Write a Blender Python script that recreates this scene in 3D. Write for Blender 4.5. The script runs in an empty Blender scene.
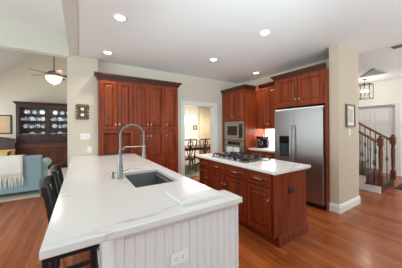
import bpy, bmesh, math, random
from mathutils import Vector, Matrix
random.seed(7)
PI = math.pi
S = bpy.context.scene
COL = S.collection

# ------------------------------------------------------------------ camera, world, lights, exposure
YAW, ROLL, FPX = math.radians(32.1), math.radians(-0.36), 191.2
CAM = Vector((0, 0, 1.41))
fw = Vector((math.sin(YAW), math.cos(YAW), 0))
r0 = Vector((math.cos(YAW), -math.sin(YAW), 0))
up0 = Vector((0, 0, 1))
rt = r0 * math.cos(ROLL) + up0 * math.sin(ROLL)
up = -r0 * math.sin(ROLL) + up0 * math.cos(ROLL)
cd = bpy.data.cameras.new('camera')
cam = bpy.data.objects.new('camera', cd)
COL.objects.link(cam)
cam.matrix_world = Matrix(((rt.x, up.x, -fw.x, CAM.x), (rt.y, up.y, -fw.y, CAM.y), (rt.z, up.z, -fw.z, CAM.z), (0, 0, 0, 1)))
cd.sensor_fit = 'HORIZONTAL'
cd.sensor_width = 36.0
cd.lens = FPX / 402 * 36
cd.shift_y = (128.6 - 134) / 402
cd.clip_start = 0.02
cd.clip_end = 200
S.camera = cam

world = bpy.data.worlds.new('daylight')
S.world = world
world.use_nodes = True
bg = world.node_tree.nodes['Background']
bg.inputs[0].default_value = (0.84, 0.95, 1.0, 1)
bg.inputs[1].default_value = 0.74

def lamp(name, kind, loc, energy, color=(1, 1, 1), size=None, size_y=None, target=None, spot=None, radius=None):
    d = bpy.data.lights.new(name, kind)
    d.energy = energy
    d.color = color
    if kind == 'AREA':
        d.shape = 'RECTANGLE'
        d.size = size
        d.size_y = size_y or size
    if kind == 'SPOT':
        d.spot_size = spot
        d.spot_blend = 0.8
    if radius is not None and kind in ('SPOT', 'POINT'):
        d.shadow_soft_size = radius
    o = bpy.data.objects.new(name, d)
    COL.objects.link(o)
    o.location = loc
    if target is not None:
        o.rotation_euler = (Vector(target) - Vector(loc)).to_track_quat('-Z', 'Y').to_euler()
    return o

WARM = (1.0, 0.93, 0.84)
lamp('rear_fill', 'AREA', (-0.6, -2.6, 1.7), 14, (0.86, 0.96, 1.0), 4.5, 2.2, (0.8, 2.5, 1.1))  # added fill behind the camera, in place of daylight; no window built there
lamp('ceiling_fill', 'AREA', (1.2, -1.5, 0.95), 128, (0.79, 0.96, 1.0), 4.0, 2.0, (1.2, -1.4999, 2.79))  # added upward area lamp, unseen, to brighten the ceiling
lamp('far_ceiling_fill', 'SPOT', (0.4, -0.7, 1.75), 330, (0.76, 0.95, 1.0), target=(2.7, 3.9, 2.66), spot=math.radians(60), radius=0.35)  # added spot, source unseen, lifting the far end of the ceiling
lamp('breakfast_fill', 'AREA', (-4.6, 1.6, 1.3), 120, (0.84, 0.96, 1.0), 3.0, 2.0, (1.5, 3.0, 2.7))  # added side fill tilted up at the ceiling
lamp('living_fill', 'AREA', (-4.2, 6.8, 1.7), 120, (0.95, 0.98, 1.0), 3.0, 2.2, (-0.5, 7.4, 1.6))  # added lamp filling the living room from an unseen side
lamp('dining_fill', 'AREA', (3.7, 6.3, 2.58), 110, (1.0, 0.95, 0.87), 2.0, 1.2, (3.7, 6.4, 0))  # added fill below the dining ceiling; no fixture hangs here
lamp('foyer_fill', 'AREA', (6.3, -0.8, 2.0), 60, (0.95, 0.98, 1.0), 2.2, 2.0, (6.6, 2.2, 1.6))  # added lamp to brighten the foyer; its source is unseen
S.view_settings.view_transform = 'Standard'
S.view_settings.look = 'None'
S.view_settings.exposure = 0.0
S.view_settings.gamma = 1.0
S.view_settings.use_curve_mapping = False

# ------------------------------------------------------------------ materials
def lin(c):
    return tuple(((v / 255) / 12.92 if v / 255 <= 0.04045 else ((v / 255 + 0.055) / 1.055) ** 2.4) for v in c) + (1,)

def mat(name, rgb, rough=0.5, metal=0.0, bump=0.0, bscale=200, vary=0.06, vscale=3.0, coat=0.0, emit=None, estr=0.0, trans=0.0, alpha=1.0, spec=0.5):
    m = bpy.data.materials.new(name)
    m.use_nodes = True
    nt = m.node_tree
    p = nt.nodes['Principled BSDF']
    p.inputs['Roughness'].default_value = rough
    p.inputs['Metallic'].default_value = metal
    p.inputs['Coat Weight'].default_value = coat
    p.inputs['Specular IOR Level'].default_value = spec
    if trans:
        p.inputs['Transmission Weight'].default_value = trans
    if alpha < 1:
        p.inputs['Alpha'].default_value = alpha
    if emit:
        p.inputs['Emission Color'].default_value = lin(emit)
        p.inputs['Emission Strength'].default_value = estr
    tc = nt.nodes.new('ShaderNodeTexCoord')
    n = nt.nodes.new('ShaderNodeTexNoise')
    n.inputs['Scale'].default_value = vscale
    n.inputs['Detail'].default_value = 3
    nt.links.new(tc.outputs['Object'], n.inputs['Vector'])
    mx = nt.nodes.new('ShaderNodeMix')
    mx.data_type = 'RGBA'
    c = lin(rgb)
    mx.inputs[6].default_value = tuple(v * (1 - vary) for v in c[:3]) + (1,)
    mx.inputs[7].default_value = tuple(min(1, v * (1 + vary)) for v in c[:3]) + (1,)
    nt.links.new(n.outputs['Fac'], mx.inputs[0])
    nt.links.new(mx.outputs[2], p.inputs['Base Color'])
    if bump:
        b = nt.nodes.new('ShaderNodeBump')
        b.inputs['Strength'].default_value = bump
        b.inputs['Distance'].default_value = 0.002
        n2 = nt.nodes.new('ShaderNodeTexNoise')
        n2.inputs['Scale'].default_value = bscale
        nt.links.new(tc.outputs['Object'], n2.inputs['Vector'])
        nt.links.new(n2.outputs['Fac'], b.inputs['Height'])
        nt.links.new(b.outputs['Normal'], p.inputs['Normal'])
    return m

def ramp(nt, stops):
    r = nt.nodes.new('ShaderNodeValToRGB')
    e = r.color_ramp.elements
    while len(e) < len(stops):
        e.new(0.5)
    for el, (p, c) in zip(e, stops):
        el.position = p
        el.color = c
    return r

def wood(name, dark, light, rough=0.3, axis='Z', stretch=14, coat=0.15, wav=1.0, spec=0.5):
    m = bpy.data.materials.new(name)
    m.use_nodes = True
    nt = m.node_tree
    p = nt.nodes['Principled BSDF']
    p.inputs['Roughness'].default_value = rough
    p.inputs['Coat Weight'].default_value = coat
    p.inputs['Coat Roughness'].default_value = 0.2
    p.inputs['Specular IOR Level'].default_value = spec
    tc = nt.nodes.new('ShaderNodeTexCoord')
    mp = nt.nodes.new('ShaderNodeMapping')
    sc = [stretch, stretch, stretch]
    sc['XYZ'.index(axis)] = 1.1
    mp.inputs['Scale'].default_value = sc
    n = nt.nodes.new('ShaderNodeTexNoise')
    n.inputs['Scale'].default_value = 1.0
    n.inputs['Detail'].default_value = 5
    n.inputs['Distortion'].default_value = wav
    n2 = nt.nodes.new('ShaderNodeTexNoise')
    n2.inputs['Scale'].default_value = 5.0
    n2.inputs['Detail'].default_value = 4
    nt.links.new(tc.outputs['Object'], mp.inputs['Vector'])
    nt.links.new(mp.outputs['Vector'], n.inputs['Vector'])
    nt.links.new(mp.outputs['Vector'], n2.inputs['Vector'])
    a = nt.nodes.new('ShaderNodeMath')
    a.operation = 'MULTIPLY_ADD'
    a.inputs[1].default_value = 0.3
    nt.links.new(n2.outputs['Fac'], a.inputs[0])
    b = nt.nodes.new('ShaderNodeMath')
    b.operation = 'MULTIPLY'
    b.inputs[1].default_value = 0.7
    nt.links.new(n.outputs['Fac'], b.inputs[0])
    nt.links.new(b.outputs[0], a.inputs[2])
    r = ramp(nt, [(0.32, lin(dark)), (0.68, lin(light))])
    nt.links.new(a.outputs[0], r.inputs['Fac'])
    nt.links.new(r.outputs['Color'], p.inputs['Base Color'])
    return m

def floor_mat():
    m = bpy.data.materials.new('oak_plank_floor')
    m.use_nodes = True
    nt = m.node_tree
    L = nt.links.new
    p = nt.nodes['Principled BSDF']
    p.inputs['Roughness'].default_value = 0.27
    p.inputs['Coat Weight'].default_value = 0.12
    p.inputs['Specular IOR Level'].default_value = 0.35
    p.inputs['Coat Roughness'].default_value = 0.12
    tc = nt.nodes.new('ShaderNodeTexCoord')
    mp = nt.nodes.new('ShaderNodeMapping')
    mp.inputs['Rotation'].default_value = (0, 0, PI / 2)
    L(tc.outputs['Object'], mp.inputs['Vector'])
    br = nt.nodes.new('ShaderNodeTexBrick')
    br.offset = 0.37
    br.inputs['Scale'].default_value = 1.0
    br.inputs['Brick Width'].default_value = 1.3
    br.inputs['Row Height'].default_value = 0.083
    br.inputs['Mortar Size'].default_value = 0.0014
    br.inputs['Mortar Smooth'].default_value = 0.2
    br.inputs['Bias'].default_value = 0.0
    br.inputs['Color1'].default_value = lin((140, 70, 30))
    br.inputs['Color2'].default_value = lin((172, 92, 44))
    br.inputs['Mortar'].default_value = lin((62, 32, 18))
    L(mp.outputs['Vector'], br.inputs['Vector'])
    m2 = nt.nodes.new('ShaderNodeMapping')
    m2.inputs['Scale'].default_value = (22, 1.6, 1)
    L(tc.outputs['Object'], m2.inputs['Vector'])
    n = nt.nodes.new('ShaderNodeTexNoise')
    n.inputs['Scale'].default_value = 1.0
    n.inputs['Detail'].default_value = 6
    n.inputs['Distortion'].default_value = 1.4
    L(m2.outputs['Vector'], n.inputs['Vector'])
    r = ramp(nt, [(0.3, (0.72, 0.68, 0.64, 1)), (0.7, (1.2, 1.18, 1.16, 1))])
    L(n.outputs['Fac'], r.inputs['Fac'])
    mx = nt.nodes.new('ShaderNodeMix')
    mx.data_type = 'RGBA'
    mx.blend_type = 'MULTIPLY'
    mx.inputs[0].default_value = 0.85
    L(br.outputs['Color'], mx.inputs[6])
    L(r.outputs['Color'], mx.inputs[7])
    L(mx.outputs[2], p.inputs['Base Color'])
    b = nt.nodes.new('ShaderNodeBump')
    b.inputs['Strength'].default_value = 0.25
    b.inputs['Distance'].default_value = 0.002
    L(n.outputs['Fac'], b.inputs['Height'])
    L(b.outputs['Normal'], p.inputs['Normal'])
    return m

def quartz_mat():
    m = bpy.data.materials.new('white_veined_quartz')
    m.use_nodes = True
    nt = m.node_tree
    L = nt.links.new
    p = nt.nodes['Principled BSDF']
    p.inputs['Roughness'].default_value = 0.16
    tc = nt.nodes.new('ShaderNodeTexCoord')
    mp = nt.nodes.new('ShaderNodeMapping')
    mp.inputs['Rotation'].default_value = (0, 0, 0.55)
    mp.inputs['Scale'].default_value = (0.8, 1.9, 1.0)
    mp.inputs['Location'].default_value = (0.35, 0.62, 0)
    L(tc.outputs['Object'], mp.inputs['Vector'])
    n = nt.nodes.new('ShaderNodeTexNoise')
    n.inputs['Scale'].default_value = 1.7
    n.inputs['Detail'].default_value = 5
    n.inputs['Roughness'].default_value = 0.6
    L(mp.outputs['Vector'], n.inputs['Vector'])
    add = nt.nodes.new('ShaderNodeMix')
    add.data_type = 'RGBA'
    add.blend_type = 'ADD'
    add.inputs[0].default_value = 0.42
    L(mp.outputs['Vector'], add.inputs[6])
    L(n.outputs['Color'], add.inputs[7])
    v = nt.nodes.new('ShaderNodeTexVoronoi')
    v.feature = 'DISTANCE_TO_EDGE'
    v.inputs['Scale'].default_value = 0.8
    L(add.outputs[2], v.inputs['Vector'])
    n3 = nt.nodes.new('ShaderNodeTexNoise')
    n3.inputs['Scale'].default_value = 2.3
    L(tc.outputs['Object'], n3.inputs['Vector'])
    w = nt.nodes.new('ShaderNodeMath')
    w.operation = 'MULTIPLY_ADD'
    w.inputs[1].default_value = 0.07
    w.inputs[2].default_value = -0.031
    L(n3.outputs['Fac'], w.inputs[0])
    s = nt.nodes.new('ShaderNodeMath')
    s.operation = 'ADD'
    L(v.outputs['Distance'], s.inputs[0])
    L(w.outputs[0], s.inputs[1])
    r = ramp(nt, [(0.0, lin((192, 186, 176))), (0.005, lin((208, 203, 196))), (0.016, lin((227, 226, 223)))])
    L(s.outputs[0], r.inputs['Fac'])
    L(r.outputs['Color'], p.inputs['Base Color'])
    return m

def fabric_pattern(name, c1, c2, c3, scale=26):
    m = bpy.data.materials.new(name)
    m.use_nodes = True
    nt = m.node_tree
    L = nt.links.new
    p = nt.nodes['Principled BSDF']
    p.inputs['Roughness'].default_value = 0.9
    tc = nt.nodes.new('ShaderNodeTexCoord')
    v = nt.nodes.new('ShaderNodeTexVoronoi')
    v.inputs['Scale'].default_value = scale
    L(tc.outputs['Object'], v.inputs['Vector'])
    r = ramp(nt, [(0.0, lin(c3)), (0.3, lin(c2)), (0.55, lin(c1))])
    L(v.outputs['Distance'], r.inputs['Fac'])
    L(r.outputs['Color'], p.inputs['Base Color'])
    return m

M = {}
M['floor'] = floor_mat()
M['quartz'] = quartz_mat()
M['ceiling'] = mat('ceiling_paint', (238, 240, 240), 0.9, bump=0.1, vary=0.01)
M['wall'] = mat('beige_wall_paint', (216, 207, 190), 0.85, bump=0.1, vary=0.015)
M['tan'] = mat('tan_wall_paint', (204, 190, 168), 0.85, bump=0.1, vary=0.015)
M['foyer'] = mat('cream_wall_paint', (236, 233, 224), 0.85, bump=0.1, vary=0.015)
M['sage'] = mat('sage_beam_paint', (214, 214, 202), 0.85, bump=0.1, vary=0.015)
M['trim'] = mat('white_trim_paint', (238, 237, 232), 0.45, vary=0.01)
M['panelwhite'] = mat('white_panel_paint', (232, 228, 228), 0.5, vary=0.015)
M['cherry'] = wood('cherry_cabinet_wood', (96, 36, 15), (158, 70, 34), 0.38, coat=0.03, spec=0.25)
M['cherry_dark'] = wood('red_cherry_island_wood', (92, 33, 14), (146, 62, 31), 0.34, coat=0.02, spec=0.18)
M['crown'] = wood('shaded_cherry_crown', (58, 24, 14), (84, 36, 20), 0.4, axis='Y', coat=0.0)  # cherry darkened so its colour carries the shade on the crowns
M['mahogany'] = wood('dark_mahogany', (36, 17, 11), (64, 32, 21), 0.4, coat=0.0)
M['mahogany_red'] = wood('red_mahogany', (74, 34, 18), (108, 54, 29), 0.4, axis='X', coat=0.0)
M['oak'] = wood('honey_oak', (128, 74, 32), (168, 104, 52), 0.4)
M['newel'] = wood('brown_newel_oak', (84, 46, 24), (124, 70, 38), 0.4)
M['tread'] = wood('walnut_stair_tread', (54, 28, 18), (84, 46, 28), 0.35, axis='X')
M['steel'] = mat('brushed_stainless', (172, 174, 172), 0.36, 1.0, bump=0.15, bscale=400)
M['sinksteel'] = mat('satin_sink_steel', (132, 132, 128), 0.5, 0.5, vary=0.05)
M['nickel'] = mat('brushed_nickel', (196, 190, 180), 0.3, 1.0)
M['chrome'] = mat('faucet_nickel', (142, 141, 138), 0.34, 1.0)
M['black'] = mat('black_paint', (20, 20, 22), 0.4)
M['blackmetal'] = mat('black_metal', (24, 24, 27), 0.45, 0.4)
M['iron'] = mat('cast_iron', (34, 34, 35), 0.55, 0.2)
M['blackglass'] = mat('black_glass', (14, 15, 18), 0.08)
M['navy'] = mat('ink_painted_wood', (34, 36, 46), 0.42)
M['plastic'] = mat('white_plastic', (244, 243, 238), 0.35, vary=0.01)
M['slot'] = mat('dark_slot', (40, 40, 40), 0.6)
M['white_cloth'] = mat('white_cloth', (246, 244, 236), 0.95, bump=0.5, bscale=120)
M['towel'] = fabric_pattern('blue_print_towel', (238, 238, 236), (232, 234, 236), (96, 140, 186), 14)
M['blue'] = mat('powder_blue_upholstery', (148, 176, 184), 0.9, bump=0.4, bscale=150)
M['bluelight'] = mat('pale_blue_velvet', (166, 202, 210), 0.85, bump=0.4, bscale=150)
M['pillow'] = fabric_pattern('gold_floral_fabric', (196, 168, 104), (176, 128, 68), (150, 72, 52), 22)
M['rugbeige'] = mat('cream_rug_pile', (206, 198, 180), 0.97, bump=0.8, bscale=90, vary=0.12, vscale=18)
M['rugdining'] = fabric_pattern('patterned_rug_pile', (128, 134, 118), (98, 104, 92), (190, 182, 160), 9)
M['china'] = mat('white_china', (236, 238, 240), 0.15)
M['bluechina'] = mat('pale_blue_china', (150, 176, 196), 0.2)
M['glasspane'] = mat('cabinet_glass', (225, 232, 232), 0.03, trans=1.0, alpha=0.15, vary=0.0)
M['bulb'] = mat('lamp_glow', (255, 250, 240), 0.5, emit=(255, 247, 232), estr=9)
M['shadeglow'] = mat('lit_drum_shade', (250, 246, 236), 0.8, emit=(255, 246, 228), estr=1.3)
M['fanglass'] = mat('lit_frosted_glass', (250, 246, 232), 0.5, emit=(255, 240, 205), estr=1.2)
M['frame_brown'] = wood('brown_frame_wood', (92, 70, 52), (128, 102, 78), 0.5)
M['bronze'] = mat('aged_bronze', (74, 62, 50), 0.45, 0.6)
M['pewter'] = mat('pewter_fan_metal', (120, 116, 106), 0.4, 0.7)
M['ornament'] = fabric_pattern('carved_gilt_resin', (112, 86, 56), (84, 62, 40), (150, 122, 84), 60)
M['paper'] = mat('parchment_print', (206, 178, 140), 0.8, vary=0.18, vscale=9)
M['mount'] = mat('grey_green_mount', (196, 198, 190), 0.8, vary=0.1, vscale=30)
M['curtain'] = mat('sand_drapery', (240, 228, 202), 0.9, bump=0.3)
M['red'] = mat('red_ceramic', (188, 58, 66), 0.3)
M['bladered'] = wood('cherry_fan_blade', (92, 34, 26), (130, 52, 38), 0.4, axis='X')
M['bladegrey'] = mat('grey_fan_blade', (122, 118, 104), 0.5)
M['vent'] = mat('bronze_vent_metal', (132, 128, 108), 0.5, 0.3)
M['display'] = mat('blue_grey_dispenser', (52, 66, 82), 0.25)
M['splash'] = mat('white_backsplash', (240, 240, 238), 0.3, vary=0.01)
M['matdark'] = mat('charcoal_doormat_fibre', (52, 50, 48), 0.95, bump=0.7)
M['shade_and_strip'] = mat('grey_wedge_shade_and_strip', (158, 162, 158), 0.9)  # shade of the ceiling wedge put into this grey; door strip shares it
M['seat'] = mat('black_seat_vinyl', (22, 22, 25), 0.5)
M['chairseat'] = fabric_pattern('dining_seat_cloth', (150, 132, 100), (120, 92, 70), (90, 60, 50), 30)

# ------------------------------------------------------------------ mesh helpers
WL = {}

class MB:
    def __init__(self):
        self.v = []
        self.f = []

    def add(self, vs, fs):
        o = len(self.v)
        self.v += [Vector(p) for p in vs]
        self.f += [tuple(i + o for i in f) for f in fs]
        return self

    def box(self, x0, x1, y0, y1, z0, z1):
        return self.add([(x0, y0, z0), (x1, y0, z0), (x1, y1, z0), (x0, y1, z0), (x0, y0, z1), (x1, y0, z1), (x1, y1, z1), (x0, y1, z1)],
                        [(0, 3, 2, 1), (4, 5, 6, 7), (0, 1, 5, 4), (1, 2, 6, 5), (2, 3, 7, 6), (3, 0, 4, 7)])

    def prism(self, poly, z0, z1):
        n = len(poly)
        vs = [(x, y, z0) for x, y in poly] + [(x, y, z1) for x, y in poly]
        fs = [tuple(range(n - 1, -1, -1)), tuple(range(n, 2 * n))]
        fs += [(i, (i + 1) % n, n + (i + 1) % n, n + i) for i in range(n)]
        return self.add(vs, fs)

    def grid_slab(self, xs, ys, filled, z0, z1):
        """slab made of grid cells; holes where filled(i, j) is False"""
        idx = {}
        def vid(i, j, k):
            key = (i, j, k)
            if key not in idx:
                idx[key] = len(self.v)
                self.v.append(Vector((xs[i], ys[j], z1 if k else z0)))
            return idx[key]
        nx, ny = len(xs) - 1, len(ys) - 1
        F = lambda i, j: 0 <= i < nx and 0 <= j < ny and filled(i, j)
        for i in range(nx):
            for j in range(ny):
                if not F(i, j):
                    continue
                self.f.append((vid(i, j, 1), vid(i + 1, j, 1), vid(i + 1, j + 1, 1), vid(i, j + 1, 1)))
                self.f.append((vid(i, j, 0), vid(i, j + 1, 0), vid(i + 1, j + 1, 0), vid(i + 1, j, 0)))
                if not F(i, j - 1):
                    self.f.append((vid(i, j, 0), vid(i + 1, j, 0), vid(i + 1, j, 1), vid(i, j, 1)))
                if not F(i, j + 1):
                    self.f.append((vid(i + 1, j + 1, 0), vid(i, j + 1, 0), vid(i, j + 1, 1), vid(i + 1, j + 1, 1)))
                if not F(i - 1, j):
                    self.f.append((vid(i, j + 1, 0), vid(i, j, 0), vid(i, j, 1), vid(i, j + 1, 1)))
                if not F(i + 1, j):
                    self.f.append((vid(i + 1, j, 0), vid(i + 1, j + 1, 0), vid(i + 1, j + 1, 1), vid(i + 1, j, 1)))
        return self

    def lathe(self, prof, c=(0, 0, 0), axis='Z', n=20):
        """profile of (radius, height) revolved about an axis through c"""
        c = Vector(c)
        def pt(r, h, a):
            x, y = r * math.cos(a), r * math.sin(a)
            return c + (Vector((x, y, h)) if axis == 'Z' else Vector((h, x, y)) if axis == 'X' else Vector((y, h, x)))
        vs, fs = [], []
        for r, h in prof:
            vs += [pt(max(r, 1e-4), h, 2 * PI * k / n) for k in range(n)]
        for i in range(len(prof) - 1):
            for k in range(n):
                a, b = i * n + k, i * n + (k + 1) % n
                fs.append((a, b, b + n, a + n))
        fs.append(tuple(range(n - 1, -1, -1)))
        fs.append(tuple(range((len(prof) - 1) * n, len(prof) * n)))
        return self.add(vs, fs)

    def cyl(self, c, r, h, axis='Z', n=20):
        return self.lathe([(r, 0), (r, h)], c, axis, n)

    def tube(self, pts, r, n=8, radii=None):
        pts = [Vector(p) for p in pts]
        T = []
        for i in range(len(pts)):
            a = pts[max(i - 1, 0)]
            b = pts[min(i + 1, len(pts) - 1)]
            T.append((b - a).normalized())
        ref = Vector((0, 0, 1)) if abs(T[0].z) < 0.9 else Vector((1, 0, 0))
        N = (ref - T[0] * ref.dot(T[0])).normalized()
        vs, fs = [], []
        for i, p in enumerate(pts):
            N = (N - T[i] * N.dot(T[i])).normalized()
            B = T[i].cross(N)
            rr = radii[i] if radii else r
            vs += [p + (N * math.cos(2 * PI * k / n) + B * math.sin(2 * PI * k / n)) * rr for k in range(n)]
        for i in range(len(pts) - 1):
            for k in range(n):
                a, b = i * n + k, i * n + (k + 1) % n
                fs.append((a, b, b + n, a + n))
        fs.append(tuple(range(n - 1, -1, -1)))
        fs.append(tuple(range((len(pts) - 1) * n, len(pts) * n)))
        return self.add(vs, fs)

    def bar(self, a, b, w, d, side=(0, 1, 0)):
        """rectangular bar from a to b, w across 'side', d across the other way"""
        a, b = Vector(a), Vector(b)
        t = (b - a).normalized()
        s = Vector(side)
        s = (s - t * s.dot(t)).normalized()
        q = t.cross(s)
        vs = [p + s * (w / 2 * i) + q * (d / 2 * j) for p in (a, b) for i, j in ((-1, -1), (1, -1), (1, 1), (-1, 1))]
        return self.add(vs, [(3, 2, 1, 0), (4, 5, 6, 7), (0, 1, 5, 4), (1, 2, 6, 5), (2, 3, 7, 6), (3, 0, 4, 7)])

    def sweep(self, path, prof):
        """profile of (outward, z) swept along an XY path with mitred corners; outward = right of travel"""
        P = [Vector((x, y, 0)) for x, y in path]
        n, m = len(P), len(prof)
        vs = []
        for i in range(n):
            d0 = (P[i] - P[i - 1]).normalized() if i else (P[1] - P[0]).normalized()
            d1 = (P[i + 1] - P[i]).normalized() if i < n - 1 else d0
            n0, n1 = Vector((d0.y, -d0.x, 0)), Vector((d1.y, -d1.x, 0))
            mi = (n0 + n1).normalized()
            mi = mi / max(0.2, mi.dot(n0))
            vs += [P[i] + mi * o + Vector((0, 0, z)) for o, z in prof]
        fs = [(i * m + k, (i + 1) * m + k, (i + 1) * m + (k + 1) % m, i * m + (k + 1) % m) for i in range(n - 1) for k in range(m)]
        fs += [tuple(range(m)), tuple(range((n - 1) * m, n * m))[::-1]]
        return self.add(vs, fs)

    def rings(self, o, u, w, width, height, levels):
        """nested rectangles: levels of (inset, out) on the plane at o spanned by u and Z, w pointing outwards"""
        o, u, w = Vector(o), Vector(u), Vector(w)
        vs, fs = [], []
        for ins, out in levels:
            for a, b in ((ins, ins), (width - ins, ins), (width - ins, height - ins), (ins, height - ins)):
                vs.append(o + u * a + Vector((0, 0, b)) + w * out)
        for i in range(len(levels) - 1):
            for k in range(4):
                a, b = i * 4 + k, i * 4 + (k + 1) % 4
                fs.append((a, b, b + 4, a + 4))
        L = (len(levels) - 1) * 4
        fs.append((L, L + 1, L + 2, L + 3))
        fs.append((3, 2, 1, 0))
        return self.add(vs, fs)

    def build(self, name, m, parent=None, bevel=0.0, smooth=False, segs=2, merge=False):
        off = WL.get(parent.name, Vector()) if parent else Vector()
        me = bpy.data.meshes.new(name)
        me.from_pydata([tuple(p - off) for p in self.v], [], self.f)
        bm = bmesh.new()
        bm.from_mesh(me)
        if merge:
            bmesh.ops.remove_doubles(bm, verts=bm.verts, dist=1e-5)
        bmesh.ops.recalc_face_normals(bm, faces=bm.faces)
        bm.to_mesh(me)
        bm.free()
        me.materials.append(M[m])
        o = bpy.data.objects.new(name, me)
        COL.objects.link(o)
        if parent:
            o.parent = parent
            WL[o.name] = off
        else:
            WL[o.name] = Vector()
        if bevel:
            b = o.modifiers.new('bevel', 'BEVEL')
            b.width = bevel
            b.segments = segs
            b.limit_method = 'ANGLE'
            b.angle_limit = math.radians(40)
        if smooth:
            for p in me.polygons:
                p.use_smooth = True
            e = o.modifiers.new('edges', 'EDGE_SPLIT')
            e.split_angle = math.radians(42)
        return o

def thing(name, label, cat, loc=(0, 0, 0), group=None):
    o = bpy.data.objects.new(name, None)
    COL.objects.link(o)
    o.empty_display_size = 0.1
    o.location = loc
    WL[o.name] = Vector(loc)
    return tag(o, label, cat, group)

def tag(o, label, cat, group=None):
    o['label'] = label
    o['category'] = cat
    if group:
        o['group'] = group
    return o

def struct(o):
    o['kind'] = 'structure'
    return o

def kids(o):
    return [c for c in bpy.data.objects if c.parent == o]

def dup(root, loc, rotz=None, label=None, deep=True):
    r = root.copy()
    COL.objects.link(r)
    r.location = loc
    if rotz is not None:
        r.rotation_euler = (0, 0, rotz)
    if label:
        r['label'] = label
    if deep:
        for ch in kids(root):
            c = ch.copy()
            COL.objects.link(c)
            c.parent = r
            for g in kids(ch):
                d = g.copy()
                COL.objects.link(d)
                d.parent = c
    return r

def panel_levels(t=0.022, stile=0.055):
    return [(0, 0), (0, t - 0.003), (0.003, t), (stile, t), (stile + 0.003, t - 0.018), (stile + 0.017, t - 0.018), (stile + 0.04, t - 0.003), (stile + 0.043, t - 0.001)]

def door(parent, o, u, w, width, height, m, knob=None, name='door', stile=0.052, split=None, pull=None, knob_m='nickel'):
    """raised-panel door on the plane at o; knob at (along u, z above o)"""
    b = MB()
    if split:
        b.rings(o, u, w, width, split, panel_levels(stile=stile))
        b.rings(Vector(o) + Vector((0, 0, split)), u, w, width, height - split, panel_levels(stile=stile))
    else:
        b.rings(o, u, w, width, height, panel_levels(stile=stile))
    d = b.build(name, m, parent, 0.0)
    O, U, W = Vector(o), Vector(u), Vector(w)
    if knob:
        c = O + U * knob[0] + Vector((0, 0, knob[1])) + W * 0.022
        ax = 'X' if abs(W.x) > 0.5 else 'Y'
        s = W.x if ax == 'X' else W.y
        k = MB().lathe([(0.007, 0), (0.006, s * 0.012), (0.015, s * 0.016), (0.016, s * 0.024), (0.009, s * 0.030)], c, ax, 14)
        k.build('knob', knob_m, d, smooth=True)
    if pull:
        c = O + U * pull[0] + Vector((0, 0, pull[1])) + W * 0.022
        h = pull[2] / 2
        pts = [c - U * h, c - U * h + W * 0.022, c - U * (h * 0.6) + W * 0.03, c + U * (h * 0.6) + W * 0.03, c + U * h + W * 0.022, c + U * h]
        MB().tube(pts, 0.007, 8).build('handle', knob_m, d, smooth=True)
    return d

CROWN = [(0, 0), (0.012, 0), (0.014, 0.02), (0.03, 0.035), (0.04, 0.062), (0.062, 0.07), (0.066, 0.095), (0, 0.095)]
def crown_prof(z, s=1.0):
    return [(o * s, z + h * s) for o, h in CROWN]

BASE = [(0, 0), (0.018, 0), (0.018, 0.10), (0.012, 0.112), (0.012, 0.125), (0.005, 0.138), (0, 0.14)]
UX, UY = Vector((1, 0, 0)), Vector((0, 1, 0))

# ------------------------------------------------------------------ structure
CZ = 2.79
struct(MB().box(-5, 8.2, -3, 10, -0.1, 0).build('floor', 'floor'))
struct(MB().box(-0.03, 4.42, -3, 4.52, CZ, CZ + 0.12).build('ceiling', 'ceiling'))
struct(MB().box(-0.17, -0.031, -3, 4.52, CZ - 0.006, 3.32).build('trim_1', 'sage'))                 # beam along the kitchen ceiling's edge
struct(MB().box(-5, -0.171, -3, 4.34, 3.2, 3.32).build('ceiling_breakfast', 'ceiling'))
struct(MB().box(-5, -0.171, 4.2, 4.34, 2.735, 3.199).build('wall_header', 'sage'))
struct(MB().box(-0.21, 0.281, 4.22, 4.52, 0, CZ - 0.007).build('wall_left_return', 'wall'))
wb = MB()
wb.box(0.282, 2.235, 4.37, 4.52, 0, CZ).box(3.165, 4.36, 4.37, 4.52, 0, CZ).box(2.235, 3.165, 4.37, 4.52, 2.03, CZ)
struct(wb.build('wall_back', 'wall'))
struct(MB().box(4.2, 4.36, 1.602, 4.369, 0, CZ).build('wall_right', 'wall'))
struct(MB().box(3.59, 4.39, 1.46, 1.6, 0, CZ - 0.001).build('wall_front_return', 'tan'))
# doorway casing
cs = MB()
for x0, x1, z0, z1 in ((2.135, 2.235, 0, 2.125), (3.165, 3.285, 0, 2.125), (2.235, 3.165, 2.03, 2.125)):
    cs.box(x0, x1, 4.35, 4.369, z0, z1)
cs.box(2.236, 2.25, 4.371, 4.52, 0, 2.03).box(3.15, 3.164, 4.371, 4.52, 0, 2.03).box(2.25, 3.15, 4.371, 4.52, 2.016, 2.029)
struct(cs.build('trim_2', 'trim', bevel=0.003))
bb = MB().sweep([(3.59, 1.6), (3.59, 1.46), (4.39, 1.46), (4.39, 1.6)][::1], BASE)
struct(bb.build('baseboard_right', 'trim'))
# living room
struct(MB().box(-5, 0.72, 9.45, 9.6, 0, 6.4).build('wall_living', 'wall'))
struct(MB().box(0.62, 0.72, 4.53, 9.449, 0, 5.9).build('wall_living_right', 'wall'))
sl = MB()
z = lambda x: 3.32 + 1.01 * (x + 2.406)
sl.add([(-5.0, 4.345, z(-5.0)), (0.1, 4.345, z(0.1)), (0.1, 9.449, z(0.1)), (-5.0, 9.449, z(-5.0)),
        (-5.0, 4.345, z(-5.0) + 0.15), (0.1, 4.345, z(0.1) + 0.15), (0.1, 9.449, z(0.1) + 0.15), (-5.0, 9.449, z(-5.0) + 0.15)],
       [(0, 1, 2, 3), (7, 6, 5, 4), (0, 4, 5, 1), (1, 5, 6, 2), (2, 6, 7, 3), (3, 7, 4, 0)])
for p in sl.v:
    if p.x < -4.9:
        p.z += 1.7
        p.x = -3.3
struct(sl.build('ceiling_living', 'ceiling'))
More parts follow.
